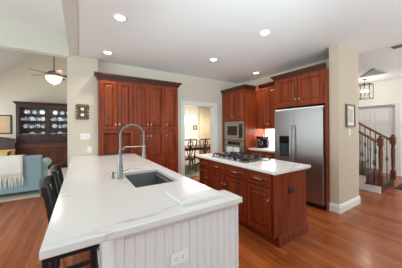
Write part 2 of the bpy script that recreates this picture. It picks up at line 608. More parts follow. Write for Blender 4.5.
struct(MB().box(0.1, 0.619, 4.53, 9.449, 5.85, 6.0).build('ceiling_ridge', 'ceiling'))
# dining room
struct(MB().box(1.1, 6.6, 8.2, 8.32, 0, 2.7).build('wall_dining', 'foyer'))
struct(MB().box(5.95, 6.07, 4.53, 8.199, 0, 2.7).build('wall_dining_right', 'foyer'))
struct(MB().box(0.74, 5.949, 4.53, 8.199, 2.62, 2.72).build('ceiling_dining', 'ceiling'))
# foyer
struct(MB().box(4.421, 8.2, -3, 4.5, 2.82, 2.94).build('ceiling_foyer', 'ceiling'))
wf = MB().box(7.8, 7.95, -3, 1.72, 0, 2.819).box(7.8, 7.95, 1.72, 2.66, 2.06, 2.819).box(7.8, 7.95, 2.66, 4.5, 0, 2.819)
struct(wf.build('wall_foyer', 'foyer'))
struct(MB().box(4.361, 7.799, 4.38, 4.5, 0, 2.819).build('wall_foyer_back', 'foyer'))
struct(MB().sweep([(7.8, 1.6), (7.8, -3)], BASE).build('baseboard_foyer', 'trim'))
ct = MB().box(7.775, 7.799, 1.6, 1.72, 0, 2.09).box(7.775, 7.799, 2.66, 2.78, 0, 2.09).box(7.77, 7.799, 1.6, 2.78, 2.095, 2.13)
ct.box(7.78, 7.799, 1.72, 2.66, 2.06, 2.09)
struct(ct.build('trim_3', 'trim', bevel=0.004))
# grey strip above the front door
struct(MB().box(7.745, 7.798, 1.76, 2.72, 2.055, 2.094).build('trim_4', 'shade_and_strip', bevel=0.004))
dr = thing('door_1', 'white panelled front door beyond the staircase', 'door', (7.86, 2.19, 0))
del dr['label'], dr['category']
struct(dr)
dl = MB().box(7.85, 7.89, 1.721, 2.659, 0.01, 2.055)
dl.build('door_leaf', 'trim', dr, 0.003)
for pz, ph in ((0.15, 0.75), (1.0, 0.5), (1.58, 0.36)):
    for py in (1.82, 2.24):
        MB().rings((7.85, py + 0.34, pz), (0, -1, 0), (-1, 0, 0), 0.32, ph, [(0, 0), (0.0, 0.012), (0.02, 0.012), (0.04, 0.002), (0.06, 0.008)]).build('door_panel', 'trim', dr)
# added wedge whose grey colour stands for shade on the foyer ceiling
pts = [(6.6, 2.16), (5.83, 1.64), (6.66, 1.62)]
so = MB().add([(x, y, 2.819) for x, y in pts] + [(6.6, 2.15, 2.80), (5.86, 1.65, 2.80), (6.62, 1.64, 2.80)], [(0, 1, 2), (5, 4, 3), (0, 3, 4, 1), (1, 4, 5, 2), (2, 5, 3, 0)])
struct(so.build('ceiling_shade_wedge', 'shade_and_strip'))

# ------------------------------------------------------------------ pantry wall of tall cabinets
PY = 4.05
pn = thing('pantry_cabinet', 'tall cherry pantry cabinet wall with crown and roll-up garage', 'cabinet', (1.1, 4.2, 0))
MB().box(0.285, 1.912, PY, 4.366, 1.366, 2.37).box(0.285, 0.36, PY, 4.366, 0.925, 1.366).box(0.85, 1.912, PY, 4.366, 0.925, 1.366).box(0.36, 0.85, PY + 0.06, 4.366, 0.925, 1.366).box(0.925, 1.912, PY, 4.366, 0.09, 0.925).box(0.925, 1.912, PY + 0.06, 4.366, 0.0, 0.09).build('body', 'cherry', pn)
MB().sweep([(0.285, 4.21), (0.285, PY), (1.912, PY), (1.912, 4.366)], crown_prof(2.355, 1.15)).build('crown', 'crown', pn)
W = (0, -1, 0)
up_doors = [(0.315, 0.600, 'r'), (0.614, 0.890, 'l'), (0.918, 1.224, 'r'), (1.238, 1.560, 'l'), (1.588, 1.893, 'l')]
for x0, x1, s in up_doors:
    k = (x1 - x0 - 0.03, 0.095) if s == 'r' else (0.03, 0.095)
    door(pn, (x0, PY, 1.405), UX, W, x1 - x0, 0.93, 'cherry', k)
for x0, x1, s in up_doors[2:]:
    x0 = max(x0, 0.945)
    k = (x1 - x0 - 0.03, 1.16) if s == 'r' else (0.03, 1.16)
    door(pn, (x0, PY, 0.10), UX, W, x1 - x0, 1.285, 'cherry', k, split=0.66)
tb = MB()
tb.box(0.315, 0.36, PY - 0.022, PY, 0.925, 1.385).box(0.85, 0.905, PY - 0.022, PY, 0.925, 1.385).box(0.36, 0.85, PY - 0.022, PY, 1.335, 1.385)
tb.build('garage_frame', 'cherry', pn, 0.002)
tb = MB()
n = 15
for i in range(n):
    z0 = 0.93 + i * 0.40 / n
    tb.sweep([(0.361, PY + 0.045), (0.849, PY + 0.045)], [(0, z0), (0.006, z0 + 0.002), (0.009, z0 + 0.0128), (0.006, z0 + 0.0235), (0, z0 + 0.0255)])
tb.build('tambour_door', 'cherry', pn)

# ------------------------------------------------------------------ peninsula
pb = thing('peninsula_cabinet', 'white beadboard base cabinet under the long sink counter', 'cabinet', (0.55, 2.5, 0))
MB().grid_slab([0.150, 0.36, 0.82, 0.862], [1.072, 1.6, 2.38, 4.03], lambda i, j: not (i == 1 and j == 1), 0.66, 0.871).box(0.150, 0.862, 1.072, 4.03, 0.0, 0.655).build('body', 'panelwhite', pb)
def bead(o, u, w, width, z0, z1, m, name, sp=0.055, nn=None):
    b = MB()
    O, U, Wv = Vector(o), Vector(u), Vector(w)
    nn = nn or max(1, round(width / sp))
    st = width / nn
    prof = []
    for i in range(nn):
        a = i * st
        prof += [(a, 0.004), (a + 0.004, 0.010), (a + st - 0.004, 0.010)]
    prof.append((width, 0.004))
    m_ = len(prof)
    vs = [O + U * a + Wv * d + Vector((0, 0, zz)) for zz in (z0, z1) for a, d in prof] + [O + U * a + Vector((0, 0, zz)) for zz in (z0, z1) for a in (0, width)]
    fs = [(i, i + 1, m_ + i + 1, m_ + i) for i in range(m_ - 1)]
    fs += [(2 * m_, 2 * m_ + 1, 2 * m_ + 3, 2 * m_ + 2)]
    fs += [tuple(range(m_ - 1, -1, -1)) + (2 * m_, 2 * m_ + 1), tuple(range(m_, 2 * m_)) + (2 * m_ + 3, 2 * m_ + 2)]
    fs += [(0, m_, 2 * m_ + 2, 2 * m_), (m_ - 1, 2 * m_ + 1, 2 * m_ + 3, 2 * m_ - 1)]
    b.add(vs, fs)
    return b.build(name, m, pb)
ft = MB().box(0.146, 0.185, 1.045, 1.071, 0, 0.871).box(0.955, 0.975, 1.045, 1.071, 0, 0.871).box(0.185, 0.955, 1.047, 1.071, 0.842, 0.871).box(0.185, 0.955, 1.047, 1.071, 0, 0.10)
ft.box(0.185, 0.955, 1.062, 1.071, 0.10, 0.842).box(0.863, 0.975, 1.0715, 1.2, 0.0, 0.871)
ft.build('end_panel_frame', 'panelwhite', pb, 0.0025)
bead((0.185, 1.062, 0), UX, W, 0.77, 0.10, 0.838, 'panelwhite', 'beadboard_end')
bead((0.150, 1.072, 0), UY, (-1, 0, 0), 2.95, 0.08, 0.868, 'panelwhite', 'beadboard_side', 0.09)
MB().box(0.187, 0.953, 1.043, 1.047, 0.850, 0.856).build('shadow_bead', 'panelwhite', pb, 0.001)

ctp = MB()
xs = [-0.148, 0.285, 0.392, 0.800, 0.915, 0.985]
ys = [1.01, 1.225, 1.665, 2.33, 4.028, 4.215]
def fill(i, j):
    if i == 4:
        return j == 0
    if j == 4:
        return i == 0
    return not (i == 2 and j == 2)
ctp.grid_slab(xs, ys, fill, 0.874, 0.914)
cto = ctp.build('countertop', 'quartz', None, 0.006, segs=3)
tag(cto, 'long white veined quartz countertop with sink cutout and black faucet side', 'countertop')
cto['label'] = 'long white veined quartz countertop of the sink peninsula'

sk = thing('sink', 'undermount stainless steel sink in the white peninsula counter', 'sink', (0.59, 1.97, 0.66))
x0, x1, y0, y1 = 0.385, 0.807, 1.658, 2.337
s = MB()
t = 0.006
zb = 0.668
s.box(x0, x1, y0, y1, zb, zb + t)
s.box(x0, x0 + t, y0, y1, zb + t, 0.8735).box(x1 - t, x1, y0, y1, zb + t, 0.8735).box(x0 + t, x1 - t, y0, y0 + t, zb + t, 0.8735).box(x0 + t, x1 - t, y1 - t, y1, zb + t, 0.8735)
s.build('basin', 'sinksteel', sk)
MB().lathe([(0.045, 0), (0.045, 0.003), (0.03, 0.003), (0.026, 0.001)], (0.60, 2.1, zb + t), 'Z', 20).build('drain', 'steel', sk, smooth=True)
MB().box(x1 - 0.03, x1 - t, y0 + t, y1 - t, 0.84, 0.846).build('ledge', 'sinksteel', sk)

# faucet
fx, fy, fz = 0.330, 2.062, 0.9145
fc = thing('faucet', 'brushed nickel spring pull-down faucet standing behind the sink', 'faucet', (fx, fy, fz))
MB().lathe([(0.034, 0), (0.034, 0.007), (0.030, 0.014), (0.025, 0.14), (0.018, 0.235), (0.013, 0.245)], (fx, fy, fz), 'Z', 20).build('base', 'chrome', fc, smooth=True)
def faucet_path(a0, a1, n):
    return [(fx + 0.122 - 0.118 * math.cos(a0 + (a1 - a0) * i / n), fy, 1.335 + 0.118 * math.sin(a0 + (a1 - a0) * i / n)) for i in range(n + 1)]
path = [(fx + 0.004, fy, 1.155), (fx + 0.004, fy, 1.25)] + faucet_path(0, PI, 20) + [(fx + 0.24, fy, 1.25), (fx + 0.24, fy, 1.235)]
MB().tube(path, 0.009, 10).build('hose', 'chrome', fc, smooth=True)
# coil spring around the hose
pv = [Vector(p) for p in path]
seg = [0]
for a, b in zip(pv, pv[1:]):
    seg.append(seg[-1] + (b - a).length)
coil = []
turns, per = 44, 8
for i in range(turns * per + 1):
    d = seg[-1] * i / (turns * per)
    k = max(j for j in range(len(seg)) if seg[j] <= d + 1e-9)
    k = min(k, len(pv) - 2)
    f = (d - seg[k]) / (seg[k + 1] - seg[k])
    p = pv[k].lerp(pv[k + 1], f)
    tdir = (pv[k + 1] - pv[k]).normalized()
    nn = UY.cross(tdir).normalized()
    a = 2 * PI * i / per
    coil.append(p + nn * (0.0125 * math.cos(a)) + UY * (0.0125 * math.sin(a)))
MB().tube(coil, 0.0030, 5).build('spring', 'chrome', fc, smooth=True)
hx = fx + 0.24
MB().lathe([(0.0125, 1.24), (0.014, 1.22), (0.016, 1.15), (0.022, 1.115), (0.023, 1.105), (0.012, 1.104)], (hx, fy, 0), 'Z', 16).build('spray_head', 'chrome', fc, smooth=True)
MB().tube([(fx, fy, 1.18), (fx, fy, 1.205), (fx + 0.03, fy, 1.207), (fx + 0.05, fy, 1.226), (hx - 0.018, fy, 1.226)], 0.007, 8).build('support_arm', 'nickel', fc, smooth=True)
MB().tube([(hx + 0.02 * math.cos(a), fy + 0.02 * math.sin(a), 1.226) for a in [2 * PI * i / 16 for i in range(17)]], 0.0045, 6).build('holder_ring', 'nickel', fc, smooth=True)
MB().tube([(fx + 0.018, fy, 0.985), (fx + 0.045, fy + 0.004, 0.988), (fx + 0.085, fy + 0.01, 0.996)], 0.006, 8).build('lever', 'chrome', fc, smooth=True)
sd = thing('soap_dispenser', 'small nickel soap dispenser beside the faucet base', 'soap dispenser', (0.272, 2.11, fz))
MB().lathe([(0.018, 0), (0.018, 0.005), (0.010, 0.012), (0.009, 0.045), (0.012, 0.05), (0.012, 0.06), (0.004, 0.064)], (0.272, 2.11, fz), 'Z', 16).build('pump', 'chrome', sd, smooth=True)
MB().tube([(0.272, 2.11, fz + 0.052), (0.30, 2.105, fz + 0.056), (0.325, 2.10, fz + 0.048)], 0.004, 8).build('spout', 'chrome', sd, smooth=True)

cb = MB().box(0.542, 0.872, 1.088, 1.395, 0.9145, 0.9405).build('cutting_board', 'quartz', None, 0.003)
tag(cb, 'square white quartz board lying at the near end of the counter', 'cutting board')

def outlet(name, label, c, u, w, horizontal, m='plastic', dark=False, group=None, gang=1, switch=False):
    c, u, w = Vector(c), Vector(u), Vector(w)
    t = thing(name, label, 'switch' if switch else 'outlet', c)
    zz = Vector((0, 0, 1))
    a, b = (zz, u) if not horizontal else (u, zz)   # a is the long axis
    long_, short = (0.115, 0.072) if gang == 1 else (0.115, 0.072 + 0.046 * (gang - 1))
    def blk(ca, cb, ha, hb, d0, d1):
        o = c + a * ca + b * cb
        vs = [o + a * (ha * i) + b * (hb * j) + w * d for d in (d0, d1) for i, j in ((-1, -1), (1, -1), (1, 1), (-1, 1))]
        return MB().add(vs, [(3, 2, 1, 0), (4, 5, 6, 7), (0, 1, 5, 4), (1, 2, 6, 5), (2, 3, 7, 6), (3, 0, 4, 7)])
    blk(0, 0, long_ / 2, short / 2, 0.001, 0.007).build('cover_plate', m, t, 0.002)
    if switch:
        for g in range(gang):
            off = (g - (gang - 1) / 2) * 0.046
            blk(0, off, 0.033, 0.0165, 0.0071, 0.010).build('rocker', m, t, 0.002)
    else:
        for s_ in (-1, 1):
            f = blk(s_ * 0.0195, 0, 0.0145, 0.016, 0.0071, 0.009).build('socket', m, t, 0.002)
            q = MB()
            for hb in (-0.006, 0.006):
                bb_ = blk(s_ * 0.0195 + 0.002, hb, 0.0045, 0.0012, 0.0091, 0.0096)
                q.add(bb_.v, bb_.f)
            bb_ = blk(s_ * 0.0195 - 0.009, 0, 0.002, 0.002, 0.0091, 0.0096)
            q.add(bb_.v, bb_.f)
            q.build('slots', 'slot' if not dark else 'nickel', f)
    return t

outlet('outlet', 'white duplex outlet mounted sideways on the white beadboard end panel', (0.496, 1.044, 0.640), UX, W, True)
# black metal support frame below the overhang
sf = thing('support_frame', 'black metal frame propping the near end of the counter overhang', 'counter support', (-0.03, 1.04, 0))
MB().box(-0.142, 0.072, 1.028, 1.053, 0.848, 0.873).build('top_bar', 'blackmetal', sf, 0.002)
MB().box(-0.142, -0.117, 1.028, 1.053, 0.0, 0.8475).build('leg', 'blackmetal', sf, 0.002)
MB().box(0.033, 0.058, 1.028, 1.053, 0.0, 0.8475).build('leg', 'blackmetal', sf, 0.002)
MB().cyl((0.066, 1.028, 0.845), 0.006, -0.012, 'Y', 10).build('bolt', 'nickel', sf, smooth=True)
# bar stools, facing the counter (+X)
def make_stool(label):
    t = thing('bar_stool', label, 'bar stool', (0, 0, 0), 'black bar stools along the counter')
    MB().box(-0.17, 0.115, -0.20, 0.20, 0.62, 0.66).build('seat', 'seat', t, 0.015, segs=3)
    for sx, sy in ((1, 1), (1, -1)):
        MB().bar((0.09, sy * 0.17, 0.619), (0.10, sy * 0.19, 0.0), 0.034, 0.034).build('leg', 'black', t, 0.003)
    for sy in (1, -1):
        pts = [(-0.21, sy * 0.205, 0.0), (-0.185, sy * 0.205, 0.40), (-0.185, sy * 0.205, 0.64), (-0.205, sy * 0.21, 0.82), (-0.235, sy * 0.215, 0.985)]
        b = MB()
        for p, q in zip(pts, pts[1:]):
            b.bar(p, q, 0.04, 0.036)
        b.build('back_post', 'black', t, 0.003)
    cr = MB()
    n = 8
    for i in range(n):
        y0, y1 = -0.225 + 0.45 * i / n, -0.225 + 0.45 * (i + 1) / n
        f = lambda y: -0.238 - 0.035 * (1 - (y / 0.225) ** 2)
        g = lambda y: 0.015 * (1 - (y / 0.225) ** 2)
        vs = []
        for y in (y0, y1):
            x = f(y)
            vs += [(x - 0.014, y, 0.915), (x + 0.014, y, 0.915), (x + 0.010, y, 0.985 + g(y)), (x - 0.016, y, 0.985 + g(y))]
        cr.add(vs, [(0, 1, 5, 4), (1, 2, 6, 5), (2, 3, 7, 6), (3, 0, 4, 7)] + ([(3, 2, 1, 0)] if i == 0 else []) + ([(4, 5, 6, 7)] if i == n - 1 else []))
    cr.build('crest_rail', 'navy', t, 0.004, merge=True)
    for y in (-0.12, -0.04, 0.04, 0.12):
        MB().tube([(-0.178, y, 0.66), (-0.21, y, 0.80), (-0.25, y, 0.92)], 0.011, 8).build('spindle', 'black', t, smooth=True)
    for y in (-0.195, 0.195):
        MB().bar((-0.195, y, 0.30), (0.095, y * 0.93, 0.30), 0.022, 0.03).build('stretcher', 'black', t, 0.002)
    MB().bar((0.097, -0.165, 0.24), (0.097, 0.165, 0.24), 0.028, 0.024, (0, 0, 1)).build('footrest', 'black', t, 0.002)
    return t
st = make_stool('black bar stool nearest the camera along the counter, dark curved crest rail')
st.location = (0.0, 2.04, 0)
dup(st, (0.0, 2.68, 0), 0, 'black bar stool behind the nearer one, closer to the wall return')

# ------------------------------------------------------------------ island
ib = thing('island_cabinet', 'dark cherry island base cabinet with four drawers over doors', 'cabinet', (2.23, 2.27, 0))
IX = 1.915
MB().box(IX, 2.56, 1.455, 3.1, 0.1, 0.871).box(1.99, 2.54, 1.47, 3.08, 0, 0.099).build('body', 'cherry_dark', ib)
WX = (-1, 0, 0)
units = [(2.79, 3.085, 'l'), (2.345, 2.775, 'n'), (1.875, 2.33, 'f'), (1.475, 1.86, 'n')]
for y0, y1, s in units:
    y1_, wd = y1, y1 - y0
    MBo = (IX, y1, 0.70)
    door(ib, MBo, (0, -1, 0), WX, wd, 0.152, 'cherry_dark', None, 'drawer', 0.022, pull=(wd / 2, 0.082, 0.15))
    k = {'n': (wd - 0.03, 0.43), 'f': (0.03, 0.43), 'l': (wd - 0.03, 0.43)}[s]
    door(ib, (IX, y1, 0.118), (0, -1, 0), WX, wd, 0.562, 'cherry_dark', k)
ep = MB().box(1.9, 2.57, 1.436, 1.4545, 0.125, 0.871)
ep.build('end_panel', 'cherry_dark', ib, 0.002)
MB().sweep([(1.988, 1.47), (1.988, 1.436), (2.575, 1.436), (2.575, 3.1)], [(0, 0), (0.016, 0), (0.016, 0.105), (0.008, 0.122), (0, 0.126)]).build('plinth', 'cherry_dark', ib)
ic = MB().box(1.853, 2.605, 1.388, 3.15, 0.874, 0.914).build('countertop', 'quartz', None, 0.006, segs=3)
tag(ic, 'white quartz countertop on the dark cherry island, under the cooktop', 'countertop')
outlet('outlet', 'black outlet on the end panel of the cherry island', (2.235, 1.434, 0.628), UX, W, True, 'black', True)

ck = thing('cooktop', 'black gas cooktop with iron grates set in the island', 'cooktop', (2.24, 2.39, 0.9145))
MB().box(1.955, 2.525, 1.95, 2.83, 0.9145, 0.9225).build('glass_top', 'steel', ck, 0.003)
burners = [(2.1, 2.12), (2.38, 2.12), (2.26, 2.39), (2.1, 2.66), (2.38, 2.66)]
for bx, by in burners:
    b = MB().lathe([(0.055, 0.9226), (0.055, 0.928), (0.042, 0.93), (0.042, 0.942), (0.036, 0.946), (0.005, 0.947)], (bx, by, 0), 'Z', 20)
    b.build('burner', 'iron', ck, smooth=True)
for gy in (2.105, 2.39, 2.675):
    g = MB()
    y0, y1, x0, x1 = gy - 0.135, gy + 0.135, 2.03, 2.50
    zg = 0.962
    for yy in (y0, y1, gy):
        g.box(x0, x1, yy - 0.006, yy + 0.006, zg - 0.012, zg)
    for xx in (x0, x1, (x0 + x1) / 2):
        g.box(xx - 0.006, xx + 0.006, y0, y1, zg - 0.012, zg)
    for xx in (2.1, 2.38):
        g.box(xx - 0.005, xx + 0.005, y0, y1, zg - 0.010, zg + 0.001)
    for xx in (x0, x1):
        for yy in (y0, y1):
            g.box(xx - 0.009, xx + 0.009, yy - 0.009, yy + 0.009, 0.923, zg)
    g.build('grate', 'iron', ck)
for i in range(5):
    MB().lathe([(0.020, 0.9226), (0.020, 0.928), (0.016, 0.930), (0.015, 0.950), (0.004, 0.952)], (1.99, 2.13 + 0.13 * i, 0), 'Z', 14).build('knob', 'steel', ck, smooth=True)
sr = thing('spoon_rest', 'small red spoon rest behind the cooktop on the island', 'spoon rest', (2.26, 2.99, 0.9145))
MB().lathe([(0.03, 0.915), (0.062, 0.922), (0.078, 0.934), (0.074, 0.935), (0.058, 0.925), (0.004, 0.920)], (2.26, 2.99, 0), 'Z', 20).build('dish', 'red', sr, smooth=True)
MB().tube([(2.23, 2.96, 0.929), (2.2, 2.93, 0.944), (2.14, 2.9, 0.952)], 0.006, 8, [0.012, 0.007, 0.006]).build('tail', 'red', sr, smooth=True)

# ------------------------------------------------------------------ oven tower, uppers, fridge cabinet
TX = 3.45
tw = thing('oven_tower_cabinet', 'tall cherry cabinet holding the microwave and wall oven', 'cabinet', (3.8, 3.9, 0))
b = MB()
Y0, Y1 = 3.44, 4.345
b.box(TX, 4.19, Y0, Y0 + 0.02, 0.1, 2.40).box(TX, 4.19, Y1 - 0.02, Y1, 0.1, 2.40).box(4.15, 4.19, Y0 + 0.02, Y1 - 0.02, 0.1, 2.40)
b.box(TX, 4.15, Y0 + 0.02, Y1 - 0.02, 1.6, 2.40).box(TX, 4.15, Y0 + 0.02, Y1 - 0.02, 0.1, 0.40).box(TX, 4.15, Y0 + 0.02, Y1 - 0.02, 1.085, 1.10)
b.box(TX, TX + 0.02, 4.215, Y1 - 0.02, 0.40, 1.6)
b.box(TX + 0.07, 4.15, Y0 + 0.02, Y1 - 0.02, 0, 0.099)
b.build('body', 'cherry', tw)
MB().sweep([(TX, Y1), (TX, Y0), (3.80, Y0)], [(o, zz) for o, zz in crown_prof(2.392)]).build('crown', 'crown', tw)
for y1, y0, s in ((4.225, 3.855, 'n'), (3.842, 3.46, 'f')):
    wd = y1 - y0
    door(tw, (TX, y1, 1.635), (0, -1, 0), WX, wd, 0.735, 'cherry', ((wd - 0.03) if s == 'n' else 0.03, 0.085))
door(tw, (TX, 4.225, 0.115), (0, -1, 0), WX, 0.765, 0.28, 'cherry', None, 'drawer', pull=(0.38, 0.2, 0.12))

mw = thing('microwave', 'built-in stainless microwave in the cherry tower', 'microwave', (3.5, 3.84, 1.105))
my0, my1 = 3.468, 4.208
MB().box(TX + 0.001, 3.9, my0 + 0.03, my1 - 0.03, 1.14, 1.55).build('body', 'slot', mw)
MB().grid_slab([my0, my0 + 0.05, my1 - 0.06, my1], [1.105, 1.17, 1.525, 1.585], lambda i, j: not (i == 1 and j == 1), 0, 0.022)
fr = MB()
gs = MB().grid_slab([my0, my0 + 0.045, my1 - 0.055, my1], [1.105, 1.165, 1.530, 1.590], lambda i, j: not (i == 1 and j == 1), 0, 0.02)
fr.add([(TX - p.z - 0.001, p.x, p.y) for p in gs.v], gs.f)
fr.build('trim_kit', 'steel', mw, 0.002)
MB().box(TX - 0.026, TX - 0.0, my0 + 0.18, my1 - 0.058, 1.168, 1.527).build('door', 'steel', mw, 0.003)
MB().box(TX - 0.030, TX - 0.0262, my0 + 0.235, my1 - 0.12, 1.225, 1.475).build('window', 'blackglass', mw, 0.001)
MB().box(TX - 0.026, TX - 0.0, my0 + 0.048, my0 + 0.175, 1.168, 1.527).build('control_panel', 'blackglass', mw, 0.002)
MB().box(TX - 0.0285, TX - 0.0262, my0 + 0.065, my0 + 0.16, 1.46, 1.50).build('display', 'display', mw)
q = MB()
for i in range(4):
    for j in range(3):
        q.box(TX - 0.028, TX - 0.0262, my0 + 0.068 + 0.032 * j, my0 + 0.092 + 0.032 * j, 1.20 + 0.055 * i, 1.235 + 0.055 * i)
q.build('keypad', 'iron', mw)

ov = thing('oven', 'stainless wall oven below the microwave', 'oven', (3.5, 3.84, 0.41))
MB().box(TX + 0.001, 4.1, my0 + 0.01, my1 - 0.01, 0.42, 1.07).build('body', 'slot', ov)
MB().box(TX - 0.022, TX, my0, my1, 0.955, 1.078).build('control_panel', 'steel', ov, 0.002)
MB().box(TX - 0.0245, TX - 0.0222, my0 + 0.12, my1 - 0.12, 0.975, 1.06).build('control_glass', 'blackglass', ov)
MB().box(TX - 0.028, TX, my0, my1, 0.415, 0.945).build('door', 'steel', ov, 0.003)
MB().box(TX - 0.031, TX - 0.0282, my0 + 0.1, my1 - 0.1, 0.50, 0.80).build('window', 'blackglass', ov)
hb = MB().tube([(TX - 0.075, my0 + 0.04, 0.905), (TX - 0.075, my1 - 0.04, 0.905)], 0.011, 10)
for yy in (my0 + 0.07, my1 - 0.07):
    hb.tube([(TX - 0.027, yy, 0.905), (TX - 0.075, yy, 0.905)], 0.008, 8)
hb.build('handle', 'steel', ov, smooth=True)

def towel(name, label, ya, yb, zb, m):
    b = MB()
    n = 14
    x = TX - 0.075
    prof = [(0.017, zb + 0.12), (0.0155, 0.86), (0.015, 0.905), (0.0, 0.921), (-0.015, 0.905), (-0.017, 0.85), (-0.020, zb)]
    vs, fs = [], []
    for i in range(n + 1):
        y = ya + (yb - ya) * i / n
        wv = 0.003 * math.sin(i * 1.9)
        for k, (dx, zz) in enumerate(prof):
            vs.append((x + dx + (wv if k in (5, 6) else 0), y, zz))
    mm = len(prof)
    for i in range(n):
        for k in range(mm - 1):
            fs.append((i * mm + k, i * mm + k + 1, (i + 1) * mm + k + 1, (i + 1) * mm + k))
    b.add(vs, fs)
    o = b.build(name, m)
    so_ = o.modifiers.new('thick', 'SOLIDIFY')
    so_.thickness = 0.003
    so_.offset = 1.0
    return tag(o, label, 'towel')
towel('dish_towel', 'white dish towel with blue print, left of two on the oven handle', 3.80, 4.04, 0.66, 'towel')
towel('dish_towel', 'plain white dish towel, right of two on the oven handle', 3.565, 3.765, 0.70, 'white_cloth')

uc = thing('upper_cabinet', 'cherry wall cabinet between the oven tower and the refrigerator', 'cabinet', (4.0, 3.05, 1.41))
UXX = 3.88
MB().box(UXX, 4.198, 2.64, 3.438, 1.405, 2.43).build('body', 'cherry', uc)
MB().sweep([(UXX, 3.36), (UXX, 2.64)], crown_prof(2.425, 0.9)).build('crown', 'crown', uc)
door(uc, (UXX, 3.425, 1.42), (0, -1, 0), WX, 0.325, 0.985, 'cherry', (0.297, 0.09))
door(uc, (UXX, 3.09, 1.42), (0, -1, 0), WX, 0.43, 0.985, 'cherry', (0.03, 0.09))
l = lamp('under_cabinet_light', 'AREA', (4.03, 3.05, 1.398), 13, (1.0, 0.95, 0.88), 0.08, 0.7)
bc = thing('base_cabinet', 'cherry base cabinet under the lit side counter', 'cabinet', (3.9, 3.03, 0))
MB().box(3.6, 4.19, 2.642, 3.436, 0.1, 0.871).box(3.66, 4.19, 2.642, 3.436, 0, 0.099).build('body', 'cherry', bc)
for y1, wd in ((3.42, 0.38), (3.03, 0.38)):
    door(bc, (3.6, y1, 0.705), (0, -1, 0), WX, wd, 0.15, 'cherry', None, 'drawer', 0.025, pull=(wd / 2, 0.075, 0.12))
    door(bc, (3.6, y1, 0.115), (0, -1, 0), WX, wd, 0.575, 'cherry', (0.03, 0.5))
sc_ = MB().box(3.56, 4.198, 2.64, 3.437, 0.874, 0.914).build('countertop', 'quartz', None, 0.004)
tag(sc_, 'short white countertop between the oven tower and refrigerator', 'countertop')
struct(MB().box(4.19, 4.1985, 2.64, 3.437, 0.916, 1.403).build('trim_6', 'splash'))

cm = thing('coffee_maker', 'black coffee maker on the lit side counter', 'coffee maker', (3.86, 3.26, 0.9145))
cx, cy, cz0 = 3.86, 3.26, 0.9145
MB().box(cx - 0.10, cx + 0.12, cy - 0.115, cy + 0.115, cz0, cz0 + 0.03).build('base', 'black', cm, 0.008)
MB().box(cx + 0.03, cx + 0.12, cy - 0.115, cy + 0.115, cz0 + 0.031, cz0 + 0.22).build('water_tank', 'black', cm, 0.008)
MB().box(cx - 0.10, cx + 0.12, cy - 0.115, cy + 0.115, cz0 + 0.221, cz0 + 0.295).build('brew_head', 'blackmetal', cm, 0.02, segs=3)
MB().lathe([(0.045, cz0 + 0.031), (0.062, cz0 + 0.06), (0.062, cz0 + 0.13), (0.045, cz0 + 0.175), (0.048, cz0 + 0.19), (0.01, cz0 + 0.195)], (cx - 0.035, cy + 0.03, 0), 'Z', 18).build('carafe', 'blackglass', cm, smooth=True)
MB().tube([(cx - 0.06, cy - 0.025, cz0 + 0.17), (cx - 0.075, cy - 0.07, cz0 + 0.165), (cx - 0.075, cy - 0.075, cz0 + 0.1), (cx - 0.06, cy - 0.03, cz0 + 0.07)], 0.008, 8).build('carafe_handle', 'steel', cm, smooth=True)
MB().box(cx - 0.104, cx - 0.1005, cy - 0.09, cy - 0.02, cz0 + 0.235, cz0 + 0.275).build('display', 'display', cm)
MB().tube([(cx - 0.09, cy - 0.108, cz0 + 0.296), (cx - 0.09, cy - 0.108, cz0 + 0.325), (cx + 0.1, cy - 0.108, cz0 + 0.325), (cx + 0.1, cy - 0.108, cz0 + 0.296)], 0.006, 8).build('rail', 'steel', cm, smooth=True)

# refrigerator and its surround
fs_ = thing('refrigerator_surround', 'cherry cabinet and side panels boxed around the refrigerator', 'cabinet', (3.85, 2.1, 0))
MB().box(3.52, 4.19, 2.606, 2.632, 0, 2.42).build('side_panel', 'cherry', fs_)
MB().box(3.52, 4.19, 1.604, 1.630, 0, 2.42).build('side_panel', 'cherry', fs_)
MB().box(3.52, 4.19, 1.630, 2.606, 1.835, 2.42).build('body', 'cherry', fs_)
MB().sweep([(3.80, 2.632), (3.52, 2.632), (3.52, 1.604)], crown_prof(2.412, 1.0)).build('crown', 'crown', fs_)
door(fs_, (3.52, 2.545, 1.865), (0, -1, 0), WX, 0.425, 0.525, 'cherry', (0.40, 0.10))
door(fs_, (3.52, 2.105, 1.865), (0, -1, 0), WX, 0.45, 0.525, 'cherry', (0.03, 0.10))

rf = thing('refrigerator', 'stainless side-by-side refrigerator with dispenser in the left door', 'refrigerator', (3.8, 2.11, 0))
MB().box(3.535, 4.17, 1.637, 2.599, 0.02, 1.765).build('body', 'slot', rf)
MB().box(3.49, 3.534, 1.645, 2.59, 0.015, 0.085).build('toe_grille', 'black', rf, 0.003)
dl_ = MB()
xs, zs = [2.186, 2.24, 2.485, 2.594], [0.09, 0.84, 1.25, 1.765]
gs = MB().grid_slab(xs, zs, lambda i, j: not (i == 1 and j == 1), 0, 0.075)
dl_.add([(3.532 - p.z, p.x, p.y) for p in gs.v], gs.f)
fd = dl_.build('freezer_door', 'steel', rf, 0.006, segs=3)
MB().box(3.515, 3.531, 2.241, 2.484, 0.841, 1.249).build('dispenser_recess', 'display', fd)
MB().box(3.456, 3.5145, 2.243, 2.482, 1.11, 1.247).build('dispenser_panel', 'blackglass', fd, 0.003)
MB().box(3.462, 3.5145, 2.25, 2.475, 0.845, 0.86).build('drip_tray', 'slot', fd, 0.002)
MB().box(3.49, 3.514, 2.33, 2.40, 0.96, 1.04).build('paddle', 'slot', fd, 0.003)
rd = MB().box(3.457, 3.532, 1.642, 2.178, 0.09, 1.765).build('refrigerator_door', 'steel', rf, 0.006, segs=3)
